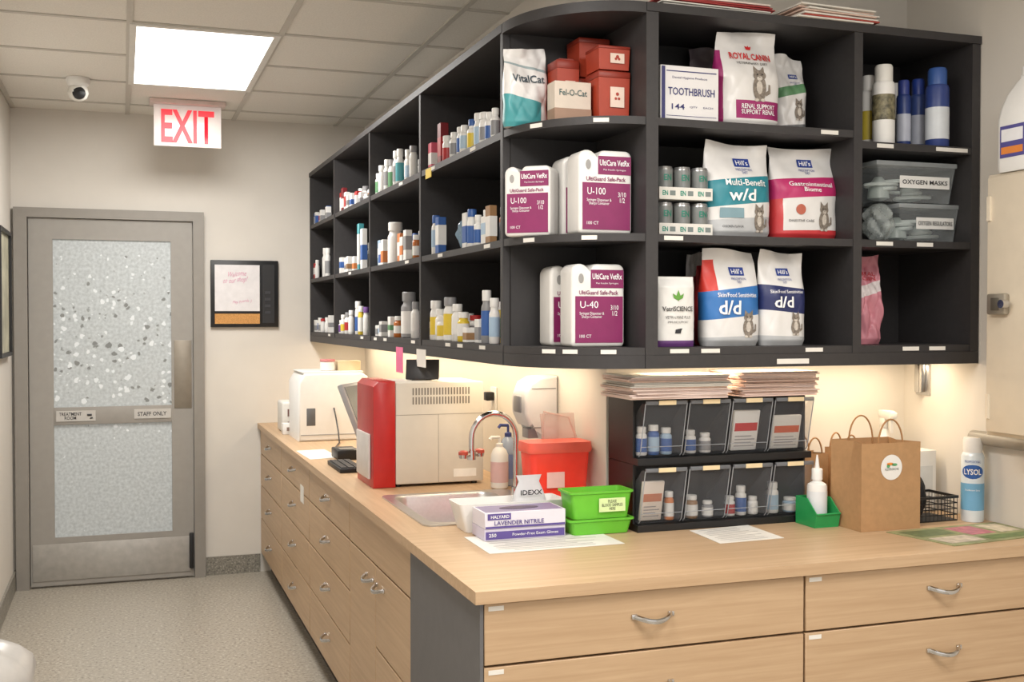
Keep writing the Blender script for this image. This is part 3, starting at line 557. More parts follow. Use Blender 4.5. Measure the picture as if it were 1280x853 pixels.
t=carton('small white carton with cat picture in front of sharps containers',(1.222,2.99,Zr+.0006),.112,.06,.11,M((205,192,178),.5),M((150,120,100),.5),rz=0,zb=(0,.3))
txt('Fel-O-Cat',.085,.018,fr(0,.078,-.0315),M((60,90,90),.5),t,bold=.01)
def spray(label,px,Yc,r,ztop,zb,body,cap,lab,name='aerosol_can',text=None,group=None,lz=(.1,.5)):
    p=P(px,200,Y=Yc); h=ztop
    t=thing(name,label,'can',(p.x,Yc,zb+.0006),0,group)
    MB().lathe([(r*.95,0),(r,.003),(r,h*.74),(r*.9,h*.78),(r*.55,h*.81)],seg=24).build('body',body,t)
    MB().lathe([(r*.8,h*.78),(r*.8,h*.97),(r*.7,h)],seg=24).build('cap',cap,t)
    if lab: MB().lathe([(r+.0005,h*lz[0]),(r+.0005,h*lz[1])],seg=24,cap=False).build('label',lab,t)
    return t
g='cans in the top right compartment'
spray('white can half hidden by the upright, top right compartment',1085,2.95,.024,.225,ZB2,WHITE,WHITE,M((190,170,60),.5),group=g)
spray('white can with black and yellow label, top right compartment',1104,2.885,.034,.245,ZB2,WHITE,WHITE2,M((110,104,80),.5,var=.8,sc=60),group=g,lz=(.3,.62))
spray('slim blue can just left of the middle, top right compartment',1129,2.93,.022,.215,ZB2,M((40,60,120),.4),M((45,60,130),.4),M((185,190,205),.4),group=g)
spray('blue-capped can right of the middle, top right compartment',1147,2.98,.025,.235,ZB2,M((60,80,140),.4),M((35,60,140),.4),M((190,195,210),.4),group=g)
spray('blue and white can, rightmost in the top right compartment',1171,2.885,.036,.25,ZB2,M((46,64,124),.4),M((52,86,150),.4),M((205,210,215),.4),group=g)
spray('white can standing behind the yellow-labelled one, top right compartment',1118,3.06,.028,.235,ZB2,WHITE2,WHITE,M((90,90,96),.5),group=g)
spray('rear blue can seen between the two right cans, top right compartment',1160,3.09,.024,.225,ZB2,M((50,70,130),.4),M((60,90,150),.4),M((190,195,210),.4),group=g)
def clearbin(label,x0,x1,yt,yb,Yf,zb,dep,text,lidc):
    a=P(x0,yt,Y=Yf); c=P(x1,yt,Y=Yf); w=c.x-a.x; h=(yb-yt)*3.45/F
    t=thing('storage_bin',label,'box',((a.x+c.x)/2,Yf+dep/2,zb+.0006),0,'clear storage bins with oxygen gear')
    b=MB(); f=lambda k,z,o=0:[(sx*(w*k/2-o),sy*(dep*k/2-o),z) for sx,sy in((-1,-1),(1,-1),(1,1),(-1,1))]
    b.loft([f(.86,0),f(.96,h*.9)],cap=False); b.f([b.v(*q) for q in f(.86,.0015)]); b.build('tub',CLEAR,t)
    MB().box(-w/2,w/2,-dep/2,dep/2,h*.88,h,.003).build('lid',lidc,t)
    patches('label_panel',[(rect(w*.1,h*.5,w*.62,h*.3,2),0,0)],[WHITE],t,fr(0,0,-dep*.475-.001)); txt(text,w*.56,.014,fr(w*.1,h*.5,-dep*.475-.0025),INK,t,bold=.015)
    bb=MB(); pts=[]; rd=dep*.25
    for i in range(66): an=i*.5; pts.append((rd*math.cos(an)+w*.25*math.sin(i*.11),rd*.6*math.sin(an),h*.12+.0008*i*h/.1))
    bb.tube(pts,.006,6); bb.build('coiled_tubing',M((205,214,210),.4),t)
    for i in range(2): MB().lathe([(.012,h*.1),(.035,h*.15),(.03,h*.5),(.012,h*.7)],-w*.22+i*w*.4,dep*.05,14).build('breathing_mask',M((200,212,206),.3,alpha=.7),t)
LIDC=M((200,206,208),.25,alpha=.45)
clearbin('clear lidded bin labelled OXYGEN REGULATORS',1124,1200,250,299,2.89,Zm,.18,'OXYGEN REGULATORS',LIDC)
clearbin('clear lidded bin labelled OXYGEN MASKS, on top of the regulators bin',1096,1197,198,249,2.885,Zm+.125,.19,'OXYGEN MASKS',LIDC)
def lump(name,label,cat,loc,a,b_,c,m,seed,amp=.25,group=None,noisy=6):
    rn=random.Random(seed); ph=[rn.uniform(0,6) for _ in range(6)]; rings=[]
    n=40; mm=26
    for i in range(mm+1):
        th=PI*(i+.02)/(mm+.04); r=[]
        for k in range(n):
            an=2*PI*k/n; q=1+amp*(math.sin(noisy*an+ph[0]+2*th)*math.sin(noisy*.7*th+ph[1])+.6*abs(math.sin(noisy*1*an+ph[2]+5*th))-.3)*math.sin(th)
            z=c*(1-math.cos(th))/2; r.append((a*math.sin(th)**.7*math.cos(an)*q,b_*math.sin(th)**.7*math.sin(an)*q,max(0,z)))
        rings.append(r)
    mb=MB(); mb.loft(rings); return single(name,mb,m,label,cat,loc,0,group)
p=P(1098,270,Y=2.92)
lump('plastic_bag','crumpled clear plastic bag beside the oxygen bins','bag',(p.x,2.92,Zm+.0006),.036,.05,.12,M((190,198,196),.1,alpha=.4),3,.35,noisy=5)
lump('plastic_bag','clear bag of blue vials on the middle aisle shelf','bag',(1.18,3.81,Zm+.0006),.05,.035,.12,M((150,178,200),.2,alpha=.6),5,.15)
def pstack(name,label,x,y,z,w,d,n,th,mats,seed,rz=0,group=None,loose=.02):
    rn=random.Random(seed); t=thing(name,label,'paper stack',(x,y,z),rz,group)
    bs=[MB() for _ in mats]
    for i in range(n):
        b=bs[rn.randrange(len(mats))]; ox=rn.uniform(-loose,loose); oy=rn.uniform(-loose,loose)*.6; an=rn.uniform(-.05,.05)
        b.M=Matrix.Translation((ox,oy,i*th))@Matrix.Rotation(an,4,'Z'); b.box(-w/2,w/2,-d/2,d/2,th*.06,th*.92,.0005,1)
    for b,m in zip(bs,mats): b.build('sheets',m,t)
    return t
BR=M((214,186,172),.8,var=.1,sc=50); LP=M((228,208,200),.8,var=.06)
pstack('paper_stack','loose stack of papers on top of the shelves, left of two',1.63,2.97,ZTOP+.001,.36,.24,9,.004,[PAPER,M((165,60,60),.7),LP],1,group='paper stacks on top of the shelves',loose=.014)
pstack('paper_stack','loose stack of papers on top of the shelves, right of two',2.02,2.95,ZTOP+.001,.27,.25,8,.005,[PAPER,BR,M((170,70,60),.7)],2,.06,group='paper stacks on top of the shelves',loose=.014)
# ---------------------------------------------------------------- tip-out bins
def binunit(label,z,hh,Yf,x0,x1):
    t=thing('tip_out_organizer',label,'organizer',((x0+x1)/2,Yf,z),0,'black tip-out bin organizers'); I=inv(t)
    MB(I).box(x0,x0+.006,Yf,3.175,z,z+hh).box(x1-.006,x1,Yf,3.175,z,z+hh).box(x0+.006,x1-.006,Yf,3.175,z,z+.006).box(x0+.006,x1-.006,Yf+.01,3.175,z+hh-.008,z+hh).box(x0+.006,x1-.006,3.165,3.175,z+.006,z+hh-.008).box(x0,x1,Yf-.035,Yf,z,z+.02).build('frame',BLACK,t)
    n=4; bw=(x1-x0-.012)/n
    for k in range(n):
        a=x0+.006+k*bw+.004; c=a+bw-.008; b=MB(I); zb=z+.024; zt=z+hh-.012; yf0=Yf-.016; yf1=Yf-.062; yb=Yf+.08; w=.002; zm=zb+.03; ym=yf0-.016
        fp=[(yf0,zb),(yf0-.011,zb+.01),(ym,zm),(yf1,zt)]
        for (ya,za),(yc,zc) in zip(fp,fp[1:]): b.prism([(ya,za),(ya+w,za),(yc+w,zc),(yc,zc)],a,c,axis='x')
        sd=fp[::-1]+[(yb,zb),(yb,zb+.06),(yf1+.02,zt)]
        b.prism(sd,a,a+w,axis='x'); b.prism(sd,c-w,c,axis='x')
        b.box(a+w,c-w,yf0+w,yb,zb-.001,zb+.001); bn=b.build('bin',SMOKE,t)
        e=MB(I)
        for xx in(a+.001,c-.001): e.tube([(xx,y_-.001,z_) for y_,z_ in fp],.0016,6)
        e.tube([(a,ym-.001,zm),(c,ym-.001,zm)],.0012,6); e.build('bin_edge',M((150,153,158),.2),bn)
        MB(I).box(a+.002,c-.002,yf1-.006,yf1+.004,zt-.004,zt+.008,.002).build('bin_lip',M((120,123,128),.2,alpha=.7),bn)
        MB(I).box((a+c)/2-.028,(a+c)/2+.028,yf1-.0085,yf1-.006,zt-.004,zt+.009).build('label_strip',M((225,205,165),.6),bn)
    return bw
bx0,bx1=1.432,2.03
bw=binunit('lower row of four smoked tip-out bins on the counter',ZT,.197,3.0,bx0,bx1)
binunit('upper row of four smoked tip-out bins stacked on the lower row',ZT+.1985,.197,3.0,bx0,bx1)
def inbin(k,row,off=0): return (bx0+.006+(k+.5)*bw+off, ZT+row*.1985+.0262)
gB='small bottles inside the tip-out bins'
spec=[(0,1,-.048,.017,.085,'white','blue'),(0,1,-.008,.018,.09,'blue','lightblue'),(0,1,.034,.018,.08,'lightblue','blue'),(1,1,-.03,.017,.07,'white','blue'),(1,1,.02,.018,.06,'white','grey'),(0,0,.045,.015,.085,'orange','white'),(2,0,-.04,.017,.06,'white','red'),(2,0,.0,.017,.09,'white','blue'),(2,0,.042,.016,.055,'white','white'),(3,0,-.035,.02,.095,'white','lightblue'),(3,0,.03,.023,.045,'lightblue','white'),(1,0,-.025,.019,.07,'brown','white'),(1,0,.03,.017,.05,'grey','white')]
NB=['first','second','third','fourth']
for (k,row,off,r,h,bc,lc) in spec:
    x,z=inbin(k,row,off); pos='left' if off<-.02 else ('right' if off>.015 else 'middle')
    bottle(f"tiny {cn_(bc)} bottle with {cn_(lc)} label, {pos} in the {NB[k]} {'upper' if row else 'lower'} bin",(x,3.008,z),r,h,mc(bc),WHITE,mc(lc),group=gB,seg=14)
def packet(label,k,row,off,w,h,m1,m2,y=2.996):
    x,z=inbin(k,row,off); t=thing('medicine_packet',label,'packet',(x,y,z),0,'packets inside the tip-out bins')
    MB(Matrix.Rotation(.22,4,'X')).box(-w/2,w/2,0,.012,.002,h,.003).build('sleeve',m1,t); MB(Matrix.Rotation(.22,4,'X')).box(-w/2+.006,w/2-.006,-.0008,.002,h*.5,h*.7).build('printed_band',m2,t)
    b=MB(Matrix.Rotation(.22,4,'X'))
    for i in range(4): b.box(-w/2+.01,w/2-.01-.012*(i%2),-.0006,.001,h*(.12+.08*i),h*(.145+.08*i))
    b.build('print_lines',M((150,148,150),.6),t)
    return t
packet('white packet with red print in the third upper bin',2,1,0,.09,.13,WHITE,RED); packet('white packet with orange stripe in the fourth upper bin',3,1,.0,.1,.11,WHITE2,M((200,90,50),.5))
packet('pale foil packet in the first lower bin',0,0,-.024,.072,.125,M((225,215,205),.3),M((190,120,90),.5))
zt=ZT+.1985+.1985
pstack('envelope_stack','flat stack of pale paper bags on the bins, left bundle',1.55,3.02,zt,.32,.21,14,.005,[LP,BR,PAPER],4,group='paper bundles on the tip-out bins',loose=.01)
pstack('envelope_stack','flat stack of pinkish paper bags on the bins, right bundle',1.893,3.03,zt,.27,.2,15,.005,[BR,LP,M((226,200,190),.8)],5,.02,group='paper bundles on the tip-out bins',loose=.01)
# ---------------------------------------------------------------- kraft bags
def kraft(label,x0,x1,y0,y1,h,disc=False,hh=.07,rz=0):
    w=x1-x0; d=y1-y0; t=thing('paper_bag',label,'bag',((x0+x1)/2,(y0+y1)/2,ZT),rz,'kraft paper gift bags')
    b=MB(); f=lambda z,o=0,k=0:[(-w/2+o,-d/2+o,z),(0,-d/2+o,z),(w/2-o,-d/2+o,z),(w/2-o-k,0,z),(w/2-o,d/2-o,z),(0,d/2-o,z),(-w/2+o,d/2-o,z),(-w/2+o+k,0,z)]
    b.loft([f(h,.001,.03),f(h*.55,.001,.006),f(.002,.001)],cap=False); b.loft([f(0),f(h*.3),f(h*.55,0,.006),f(h,0,.03)],cap=False); b.f([b.v(*q) for q in f(.0005)])
    b.build('paper_body',KRAFT,t,20)
    hw=min(.045,w*.3)
    for sy in(-1,1):
        pts=[]
        for k in range(15):
            a=PI*k/14; pts.append((-hw*math.cos(a),sy*(d/2-.004),h-.03+(.03+hh)*math.sin(a)**.8))
        MB().tube(pts,.0026,6).build('rope_handle',M((160,118,76),.8),t)
    if disc:
        patches('round_sticker',[(ell(0,h*.72,.038,.038,32),0,0)],[WHITE],t,fr(.0,0,-d/2-.0015))
        patches('sticker_logo',[(ell(-.006,h*.76,.012,.004),0,0),(ell(.01,h*.75,.01,.004),1,0),(ell(-.012,h*.735,.006,.005),1,0)],[M((225,140,60),.5),M((90,160,110),.5)],t,fr(0,0,-d/2-.0028))
        txt('ALDERGROVE',.05,.007,fr(0,h*.70,-d/2-.0028),M((90,100,100),.5),t)
    return t
kraft('large kraft paper bag with round white sticker',2.06,2.272,2.755,2.905,.262,True)
kraft('small plain kraft bag behind, left of the large sticker bag',2.05,2.145,3.04,3.12,.2,False,.05)
kraft('small plain kraft bag behind the left edge of the large sticker bag',2.16,2.24,2.99,3.08,.215,False,.045)
GB=M((38,150,82),.4)
t=thing('hopper_bin','small dark green open-front plastic bin beside the paper bag','bin',(2.01,2.905,ZT))
w,d,h=.085,.10,.085
MB().prism([(-d/2,0),(d/2,0),(d/2,h),(-d*.1,h),(-d/2-.01,h*.5)],-w/2,-w/2+.003,axis='x').prism([(-d/2,0),(d/2,0),(d/2,h),(-d*.1,h),(-d/2-.01,h*.5)],w/2-.003,w/2,axis='x').box(-w/2+.003,w/2-.003,-d/2,d/2,0,.003).box(-w/2+.003,w/2-.003,d/2-.003,d/2,.003,h).prism([(-d/2,.003),(-d/2+.003,.003),(-d/2-.007,h*.5),(-d/2-.01,h*.5)],-w/2+.003,w/2-.003,axis='x').build('tub',GB,t)
MB().box(-w/2,w/2,-d/2-.014,-d/2-.009,h*.47,h*.53,.002).build('rim',GB,t)
t=bottle('white squeeze bottle with pointed nozzle standing in the green bin',(2.008,2.902,ZT+.0035),.03,.17,WHITE,WHITE,M((215,218,222),.5),name='squeeze_bottle',capr=.55)
MB().lathe([(.008,.169),(.004,.2),(.002,.212)],seg=12).build('nozzle',WHITE,t)
def sheet(name,label,cat,pts,z,th,m,lines=0,lm=None):
    cx=sum(p[0] for p in pts)/4; cy=sum(p[1] for p in pts)/4
    t=thing(name,label,cat,(cx,cy,z)); MB().prism([(p[0]-cx,p[1]-cy) for p in pts],0,th,axis='z').build('sheet',m,t)
    A,B,Cc,Dd=[Vector((p[0]-cx,p[1]-cy)) for p in pts]
    def q(u,v): return (A*(1-u)+B*u)*(1-v)+(Dd*(1-u)+Cc*u)*v
    if lines:
        b=MB()
        for i in range(lines):
            v=.1+.8*i/(lines-1); e=.1 if i%4 else .2; e2=1-e-(i*37%5)*.05
            hv=.2/lines/2; ps=[q(e,v-hv),q(e2,v-hv),q(e2,v+hv),q(e,v+hv)]; b.f([b.v(p.x,p.y,th+.0004) for p in ps])
        b.build('print_lines',lm or M((165,160,158),.7),t)
    return t,q
tm,q=sheet('printed_mat','green printed mat at the right end of the counter','mat',[(2.18,2.50),(2.55,2.54),(2.55,2.75),(2.13,2.73)],ZT,.002,M((140,144,104),.5,var=.3,sc=22))
for (u0,u1,v0,v1,cc) in ((.05,.4,.1,.45,(190,178,160)),(.45,.95,.08,.3,(98,118,70)),(.45,.7,.4,.9,(176,110,120)),(.75,.95,.4,.9,(200,190,168)),(.05,.4,.55,.9,(96,112,76))):
    b=MB(); b.f([b.v(p.x,p.y,.0025) for p in (q(u0,v0),q(u1,v0),q(u1,v1),q(u0,v1))]); b.build('printed_picture',M(cc,.5,var=.25,sc=40),tm)
def sp(x,y): q=P(x,y,Z=ZT); return (q.x,q.y)
sheet('paper_sheet','printed paper sheet lying in front of the tip-out bins','paper',[sp(900,680),sp(980,673),sp(935,657),sp(862,664)],ZT,.0012,PAPER,10)
sheet('paper_sheet','printed sheet under the glove boxes and green basket','paper',[sp(612,693),sp(781,680),sp(745,664),sp(580,672)],ZT,.0008,PAPER,10)
sheet('paper_sheet','small white note by the keyboard on the aisle counter','paper',[sp(388,575),sp(425,572),sp(405,562),sp(370,564)],ZT,.0008,PAPER)
# glove boxes
LAV=M((88,72,140),.5); LAVT=M((70,50,125),.5)
t=thing('glove_box','lower flat glove box with dark purple front, under the white one','box',(1.087,3.047,ZT+.0014),0,'stacked glove boxes')
MB().box(-.123,.123,-.06,.06,0,.034,.0012,1).build('carton',M((200,194,212),.5,var=.02),t)
patches('printed_band',[(rect(0,.015,.24,.022),0,0)],[LAV],t,fr(0,0,-.0612)); txt('Powder-Free Exam Gloves',.14,.008,fr(.03,.016,-.0625),WT,t); txt('250',.022,.01,fr(-.1,.016,-.0625),WT,t,bold=.01)
t=thing('glove_box','upper white and lavender nitrile glove box with dark top slot','box',(1.087,3.045,ZT+.0358),0,'stacked glove boxes')
MB().box(-.123,.123,-.06,.06,0,.046,.0012,1).build('carton',M((216,212,222),.5,var=.02),t)
patches('printed_band',[(rect(-.08,.034,.07,.018),0,0),(rect(.0,.004,.242,.006),0,0)],[LAV],t,fr(0,0,-.0612))
txt('HALYARD',.055,.009,fr(-.078,.034,-.0625),WT,t,bold=.01); txt('LAVENDER NITRILE',.15,.012,fr(-.02,.016,-.0625),LAVT,t,bold=.012)
b=MB(); b.prism([(x,y) for x,y in rect(0,0,.235,.105,2)],.0458,.0464,axis='z'); b.build('top_print',M((120,112,150),.5),t)
b=MB(); b.prism([(x,y) for x,y in ell(0,0,.06,.024,24)],.0462,.0475,axis='z'); b.build('dispensing_slot',M((60,45,80),.6),t)
# white tray
t=thing('plastic_tray','long white open plastic tray beside the sink','tray',(1.10,3.185,ZT)); w,d,h=.34,.125,.085
b=MB(); f=lambda k,z,o=0:[(x,y,zz) for x,y,zz in rr(-w*k/2+o,w*k/2-o,-d*k/2+o,d*k/2-o,.012,z,3)]
b.loft([f(.86,.0),f(1,h),f(1,h,.004),f(.86,.004,.004)],cap=False); b.f([b.v(*q) for q in f(.86,0)]); b.f([b.v(*q) for q in f(.86,.004,.004)]); b.build('tray',WHITE,t)
t=thing('sample_bag','clear sample bag with dark print standing in the white tray','bag',(1.17,3.185,ZT+.005))
b=MB(); b.loft([[(x,y*dy,z) for x,y,_ in rr(-.055*wx,.055*wx,-.02,.02,.018,0,4)] for k,(dy,wx,z) in enumerate(((.8,.9,0),(1.2,1,.03),(1,1,.07),(.5,.85,.1),(.1,.6,.13),(.08,.75,.15)))]); b.build('pouch',M((215,215,218),.25,alpha=.8),t)
txt('IDEXX',.07,.015,fr(0,.1,-.024),INK,t,bold=.02)
t=thing('sharps_bin','large translucent red sharps bin with raised clear lid','container',(1.312,3.33,.9098)); RT=M((238,62,46),.25,alpha=.85,em=.12)  # slight emission brightens the red plastic, though the tub is no lamp
w,d,h=.215,.12,.235
b=MB(); f=lambda k,z,o=0:[(x,y,zz) for x,y,zz in rr(-w*k/2+o,w*k/2-o,-d*k/2+o,d*k/2-o,.02,z,4)]
b.loft([f(.82,0),f(.95,h*.86)]); b.build('tub',RT,t)
MB().loft([f(1.0,h*.86),f(1.03,h*.9),f(1.0,h)]).build('rim',M((240,100,82),.3),t)
b=MB(Matrix.Translation((0,d/2-.004,h))@Matrix.Rotation(math.radians(-14),4,'X')); b.box(-w*.1,w*.46,0,.004,-.0,.085,.0015); b.tube([(-w*.1,0,0),(-w*.04,-.002,.09),(w*.36,-.002,.07),(w*.46,0,0)],.004,6); b.build('flip_lid',M((225,200,192),.2,alpha=.45),t)
patches('warning_label',[(rect(-.02,h*.5,.06,.05),0,0)],[M((240,190,180),.5)],t,fr(0,0,-d*.475-.004))
LG=M((112,200,60),.3,alpha=.78)
for i in range(2):
    t=thing('green_basket',['lower lime green plastic basket in front of the red bin','upper lime green basket with white sample label'][i],'basket',(1.322,3.025,ZT+.0014+i*.046),0,'stacked lime green baskets'); w,d,h=.2,.1,.045+.035*i
    if i==1: w=.196
    b=MB(); f=lambda k,z,o=0:[(x,y,zz) for x,y,zz in rr(-w*k/2+o,w*k/2-o,-d*k/2+o,d*k/2-o,.012,z,3)]
    b.loft([f(.88,.0),f(1,h),f(1,h,.003),f(.88,.003,.003)],cap=False); b.f([b.v(*q) for q in f(.88,0)]); b.f([b.v(*q) for q in f(.88,.003,.003)]); b.build('basket',LG,t)
    b=MB(); b.loft([f(1.0,h-.008),f(1.05,h-.006),f(1.05,h),f(1.0,h)],cap=False); b.build('rim',M((98,182,50),.4),t)
    if i==1:
        MB(Matrix.Translation((.03,-d/2-.0045,0))).box(-.042,.042,0,.001,.02,.06).build('label_panel',M((205,225,165),.6),t); txt('PLEASE\nBLOOD SAMPLES\nHERE',.066,.03,fr(.03,.04,-d/2-.0055),INK,t)
def pump(label,loc,r,h,body,lab,capm):
    t=thing('pump_bottle',label,'bottle',loc,0,'pump bottles by the sink')
    MB().lathe([(r*.9,0),(r,.004),(r,h*.62),(r*.75,h*.72),(r*.35,h*.78)],seg=20).build('body',body,t)
    MB().lathe([(r*.42,h*.76),(r*.42,h*.83),(r*.15,h*.85),(r*.15,h*.95)],seg=16).tube([(0,0,h*.95),(-.035,-.01,h*.96),(-.042,-.012,h*.92)],.006).build('pump_head',capm,t)
    if lab: MB().lathe([(r+.0006,h*.12),(r+.0006,h*.5)],seg=20,cap=False).build('label',lab,t)
    return t
pump('white pump soap bottle with pinkish label left of the tap',(1.325,3.925,ZT),.033,.2,WHITE,M((215,180,180),.5),WHITE)
pump('pale blue soap bottle with dark blue pump beside the white one',(1.378,3.98,ZT),.032,.24,M((165,180,205),.2,alpha=.85),M((120,140,190),.5),M((50,62,120),.4))
t=thing('sanitizer_dispenser','bulky rounded white wall dispenser under the corner shelf','dispenser',(1.429,3.66,1.12))
pf=[(-.105,.045),(-.125,.09),(-.125,.15),(-.105,.195),(-.07,.215),(-.001,.22),(-.001,0),(-.06,.0),(-.075,.04)]
MB().prism(pf,-.07,.07,.012,4).build('housing',M((214,215,218),.35,var=.02),t)
MB().box(-.13,-.11,-.035,.035,.09,.15,.006).build('front_window',M((130,132,138),.3),t); MB().box(-.1,-.05,-.03,.03,.0,.035,.004).build('push_bar',M((160,160,164),.4),t)
MB().box(-.1,-.01,-.0715,-.0695,.04,.044).box(-.1,-.01,-.0715,-.0695,.175,.178).build('edge_shade',M((140,140,144),.5),t)  # grey lines added as edge shading to outline the pale housing
# ---------------------------------------------------------------- analyzers
t=thing('lab_analyzer','red-fronted beige lab analyzer beside the sink','machine',(.876,4.06,ZT)); BEI=M((206,199,187),.45,var=.02)
MB().box(.085,.43,0,.30,.01,.392,.006).build('housing',BEI,t)
b=MB()
for k in range(20): b.box(.15+k*.0115,.155+k*.0115,-.0012,.001,.345,.372)
for k in range(20): b.box(.15+k*.0115,.155+k*.0115,-.0012,.001,.31,.338)
b.build('side_vents',M((120,114,106),.6),t)
MB().prism([(.0,.0),(.085,.0),(.085,.398),(.02,.398),(0,.38)],0,.30,.005,2).build('front_cover',M((176,30,28),.3),t)
MB().box(.0855,.43,-.0008,.0005,.27,.272).box(.25,.2515,-.0008,.0005,.012,.27).build('panel_seam',M((150,144,134),.6),t)
MB().box(-.012,-.001,.04,.26,.03,.2,.004).build('front_door',M((205,200,196),.4),t)
for x in(.1,.4):
    for y in(.03,.27): MB().lathe([(.012,0),(.012,.01)],x,y,12).build('foot',BLACK,t)
MB().box(.31,.40,-.0018,.001,.03,.06).build('rating_plate',M((225,222,215),.5),t)
t=thing('lab_analyzer','large white lab analyzer with small dark port near the door','machine',(.85,5.735,ZT))
MB().prism([(0,0),(.33,0),(.36,.02),(.36,.33),(.33,.35),(.03,.35),(0,.30)],0,.36,.012,3).build('housing',WHITE,t)
MB().box(.04,.085,-.002,.002,.08,.17,.002).build('sample_port',M((90,92,96),.3),t)
MB().box(.02,.34,.02,.34,.35,.358,.002).build('top_cover',WHITE2,t)
MB().box(.01,.35,-.003,.0,.03,.034).build('panel_seam',M((150,150,150),.5),t)
gT='small tubs on the white analyzer'
bottle('white tub with pinkish lid on the white analyzer',(1.02,5.86,ZT+.3585),.04,.06,WHITE,M((200,130,130),.5),None,name='tub',cat='tub',group=gT,neck=.75,capr=1.0)
carton('low cream box on the white analyzer beside the tub',(1.13,5.88,ZT+.3585),.12,.1,.05,M((205,185,150),.6),None,name='small_box',group=gT)
t=thing('touch_monitor','tilted grey touch screen on a stand between the analyzers','monitor',(1.0,4.60,ZT))
R=Matrix.Translation((.0,0,.12))@Matrix.Rotation(math.radians(58),4,'Z')@Matrix.Rotation(math.radians(-22),4,'X')
MB(R).box(-.16,.16,-.012,.012,-.0,.26,.006).build('case',M((170,174,176),.4),t)
MB(R).box(-.145,.145,-.014,-.0115,.015,.245).build('screen',M((120,132,138),.2),t)
MB().tube([(.03,.0,0.01),(.03,0,.17)],.018,12).lathe([(.08,0),(.08,.008),(.05,.014)],0.03,0,24).build('stand',M((190,192,194),.4),t)
t=thing('tablet_screen','small dark tablet standing on the red-fronted analyzer','tablet',(1.10,4.2,ZT+.393))
MB(Matrix.Rotation(math.radians(-20),4,'Z')@Matrix.Rotation(math.radians(-18),4,'X')).box(-.065,.065,0,.01,.004,.085,.003).build('case',BLK2,t)
MB().box(-.04,.04,.0,.05,0,.004).build('foot',BLACK,t)
t=thing('keyboard','black keyboard lying beside the grey touch screen','keyboard',(.885,4.66,ZT)); MB().box(-.05,.05,-.15,.15,0,.018,.003).build('case',BLACK,t)
b=MB()
for i in range(3):
    for j in range(10): b.box(-.042+i*.03,-.018+i*.03,-.135+j*.027,-.113+j*.027,.018,.022)
b.build('keys',M((52,52,56),.5),t)
t=thing('card_terminal','low black terminal on the counter behind the keyboard','terminal',(.95,5.0,ZT)); MB().box(-.05,.05,-.08,.08,0,.045,.006).build('case',BLACK,t); MB().box(-.035,.035,-.06,.0,.045,.047).build('display',M((70,80,84),.2),t)
b=MB(); b.tube([(1.03,5.73,ZT+.17),(1.035,5.70,ZT+.12),(1.04,5.66,ZT+.05),(1.03,5.58,ZT+.006),(.98,5.4,ZT+.0055),(.96,5.1,ZT+.0055)],.004,8); tag(b.build('power_cable',BLK2),'thin dark cable running down the white analyzer onto the counter','cable')
t=thing('label_printer','small white label printer at the far end of the counter','printer',(.92,6.22,ZT)); MB().box(-.09,.07,0,.2,0,.17,.012,3).build('housing',WHITE2,t)
MB().box(-.06,.0,-.002,.001,.09,.13).build('paper_slot',M((110,80,75),.5),t); MB().box(-.06,.0,-.002,.001,.03,.06).build('paper_slot',M((110,80,75),.5),t)
t=thing('tissue_box','low white box in front of the label printer','box',(.87,6.14,ZT)); MB().box(-.05,.05,-.03,.04,0,.06,.003).build('carton',WHITE,t); MB().box(-.03,.03,-.031,-.0295,.02,.04).build('printed_band',M((140,120,110),.5),t)
for (px,y1,w,m,lb) in ((499,466,.12,M((222,110,150),.7),'pink sticky note hanging below the aisle shelves'),(526,459,.14,PAPER,'white paper note hanging below the aisle shelves')):
    q=P(px,y1,X=XS-.002); single('paper_note',MB().box(-.0006,.0006,-w/2,w/2,0,1.42-q.z),m,lb,'note',(XS-.0006,q.y,q.z))
t=thing('wall_outlet','black plug in a wall outlet behind the red-fronted analyzer','outlet',(XW-.0005,4.3,1.15)); MB().box(-.006,0,-.035,.035,0,.11,.002).build('cover_plate',WHITE,t); MB().box(-.04,-.006,-.02,.02,.055,.09,.004).build('plug',BLACK,t)
# ---------------------------------------------------------------- right end
t=thing('wire_basket','low black wire mesh basket beside the spray can','basket',(2.385,2.885,ZT)); b=MB(); w,d,h=.165,.13,.075
for z in(.002,.02,.038,.056,.073): b.tube([(-w/2,-d/2,z),(w/2,-d/2,z),(w/2,d/2,z),(-w/2,d/2,z),(-w/2,-d/2,z)],.0018,5)
for k in range(12):
    x=-w/2+w*k/11; b.tube([(x,-d/2,.002),(x,-d/2,h)],.0012,4); b.tube([(x,d/2,.002),(x,d/2,h)],.0012,4)
for k in range(1,9):
    y=-d/2+d*k/9; b.tube([(-w/2,y,.002),(-w/2,y,h)],.0012,4); b.tube([(w/2,y,.002),(w/2,y,h)],.0012,4)
b.box(-w/2,w/2,-d/2,d/2,.001,.003)
b.build('mesh',BLACK,t); MB().box(-w/2-.003,w/2+.003,-d/2-.003,-d/2+.003,h-.004,h+.004).box(-w/2-.003,w/2+.003,d/2-.003,d/2+.003,h-.004,h+.004).box(-w/2-.003,-w/2+.003,-d/2,d/2,h-.004,h+.004).box(w/2-.003,w/2+.003,-d/2,d/2,h-.004,h+.004).build('rim',BLACK,t)
lump('fabric_pouch','crumpled black pouch in the wire basket','pouch',(2.35,2.885,ZT+.0045),.035,.042,.14,M((28,28,30),.8),9,.12)
t=carton('white card box standing behind the wire basket',(2.47,3.02,ZT),.11,.07,.2,WHITE2,None,name='card_box'); MB().box(-.04,.04,-.0365,-.035,.06,.15).build('printed_panel',M((200,200,196),.6),t)
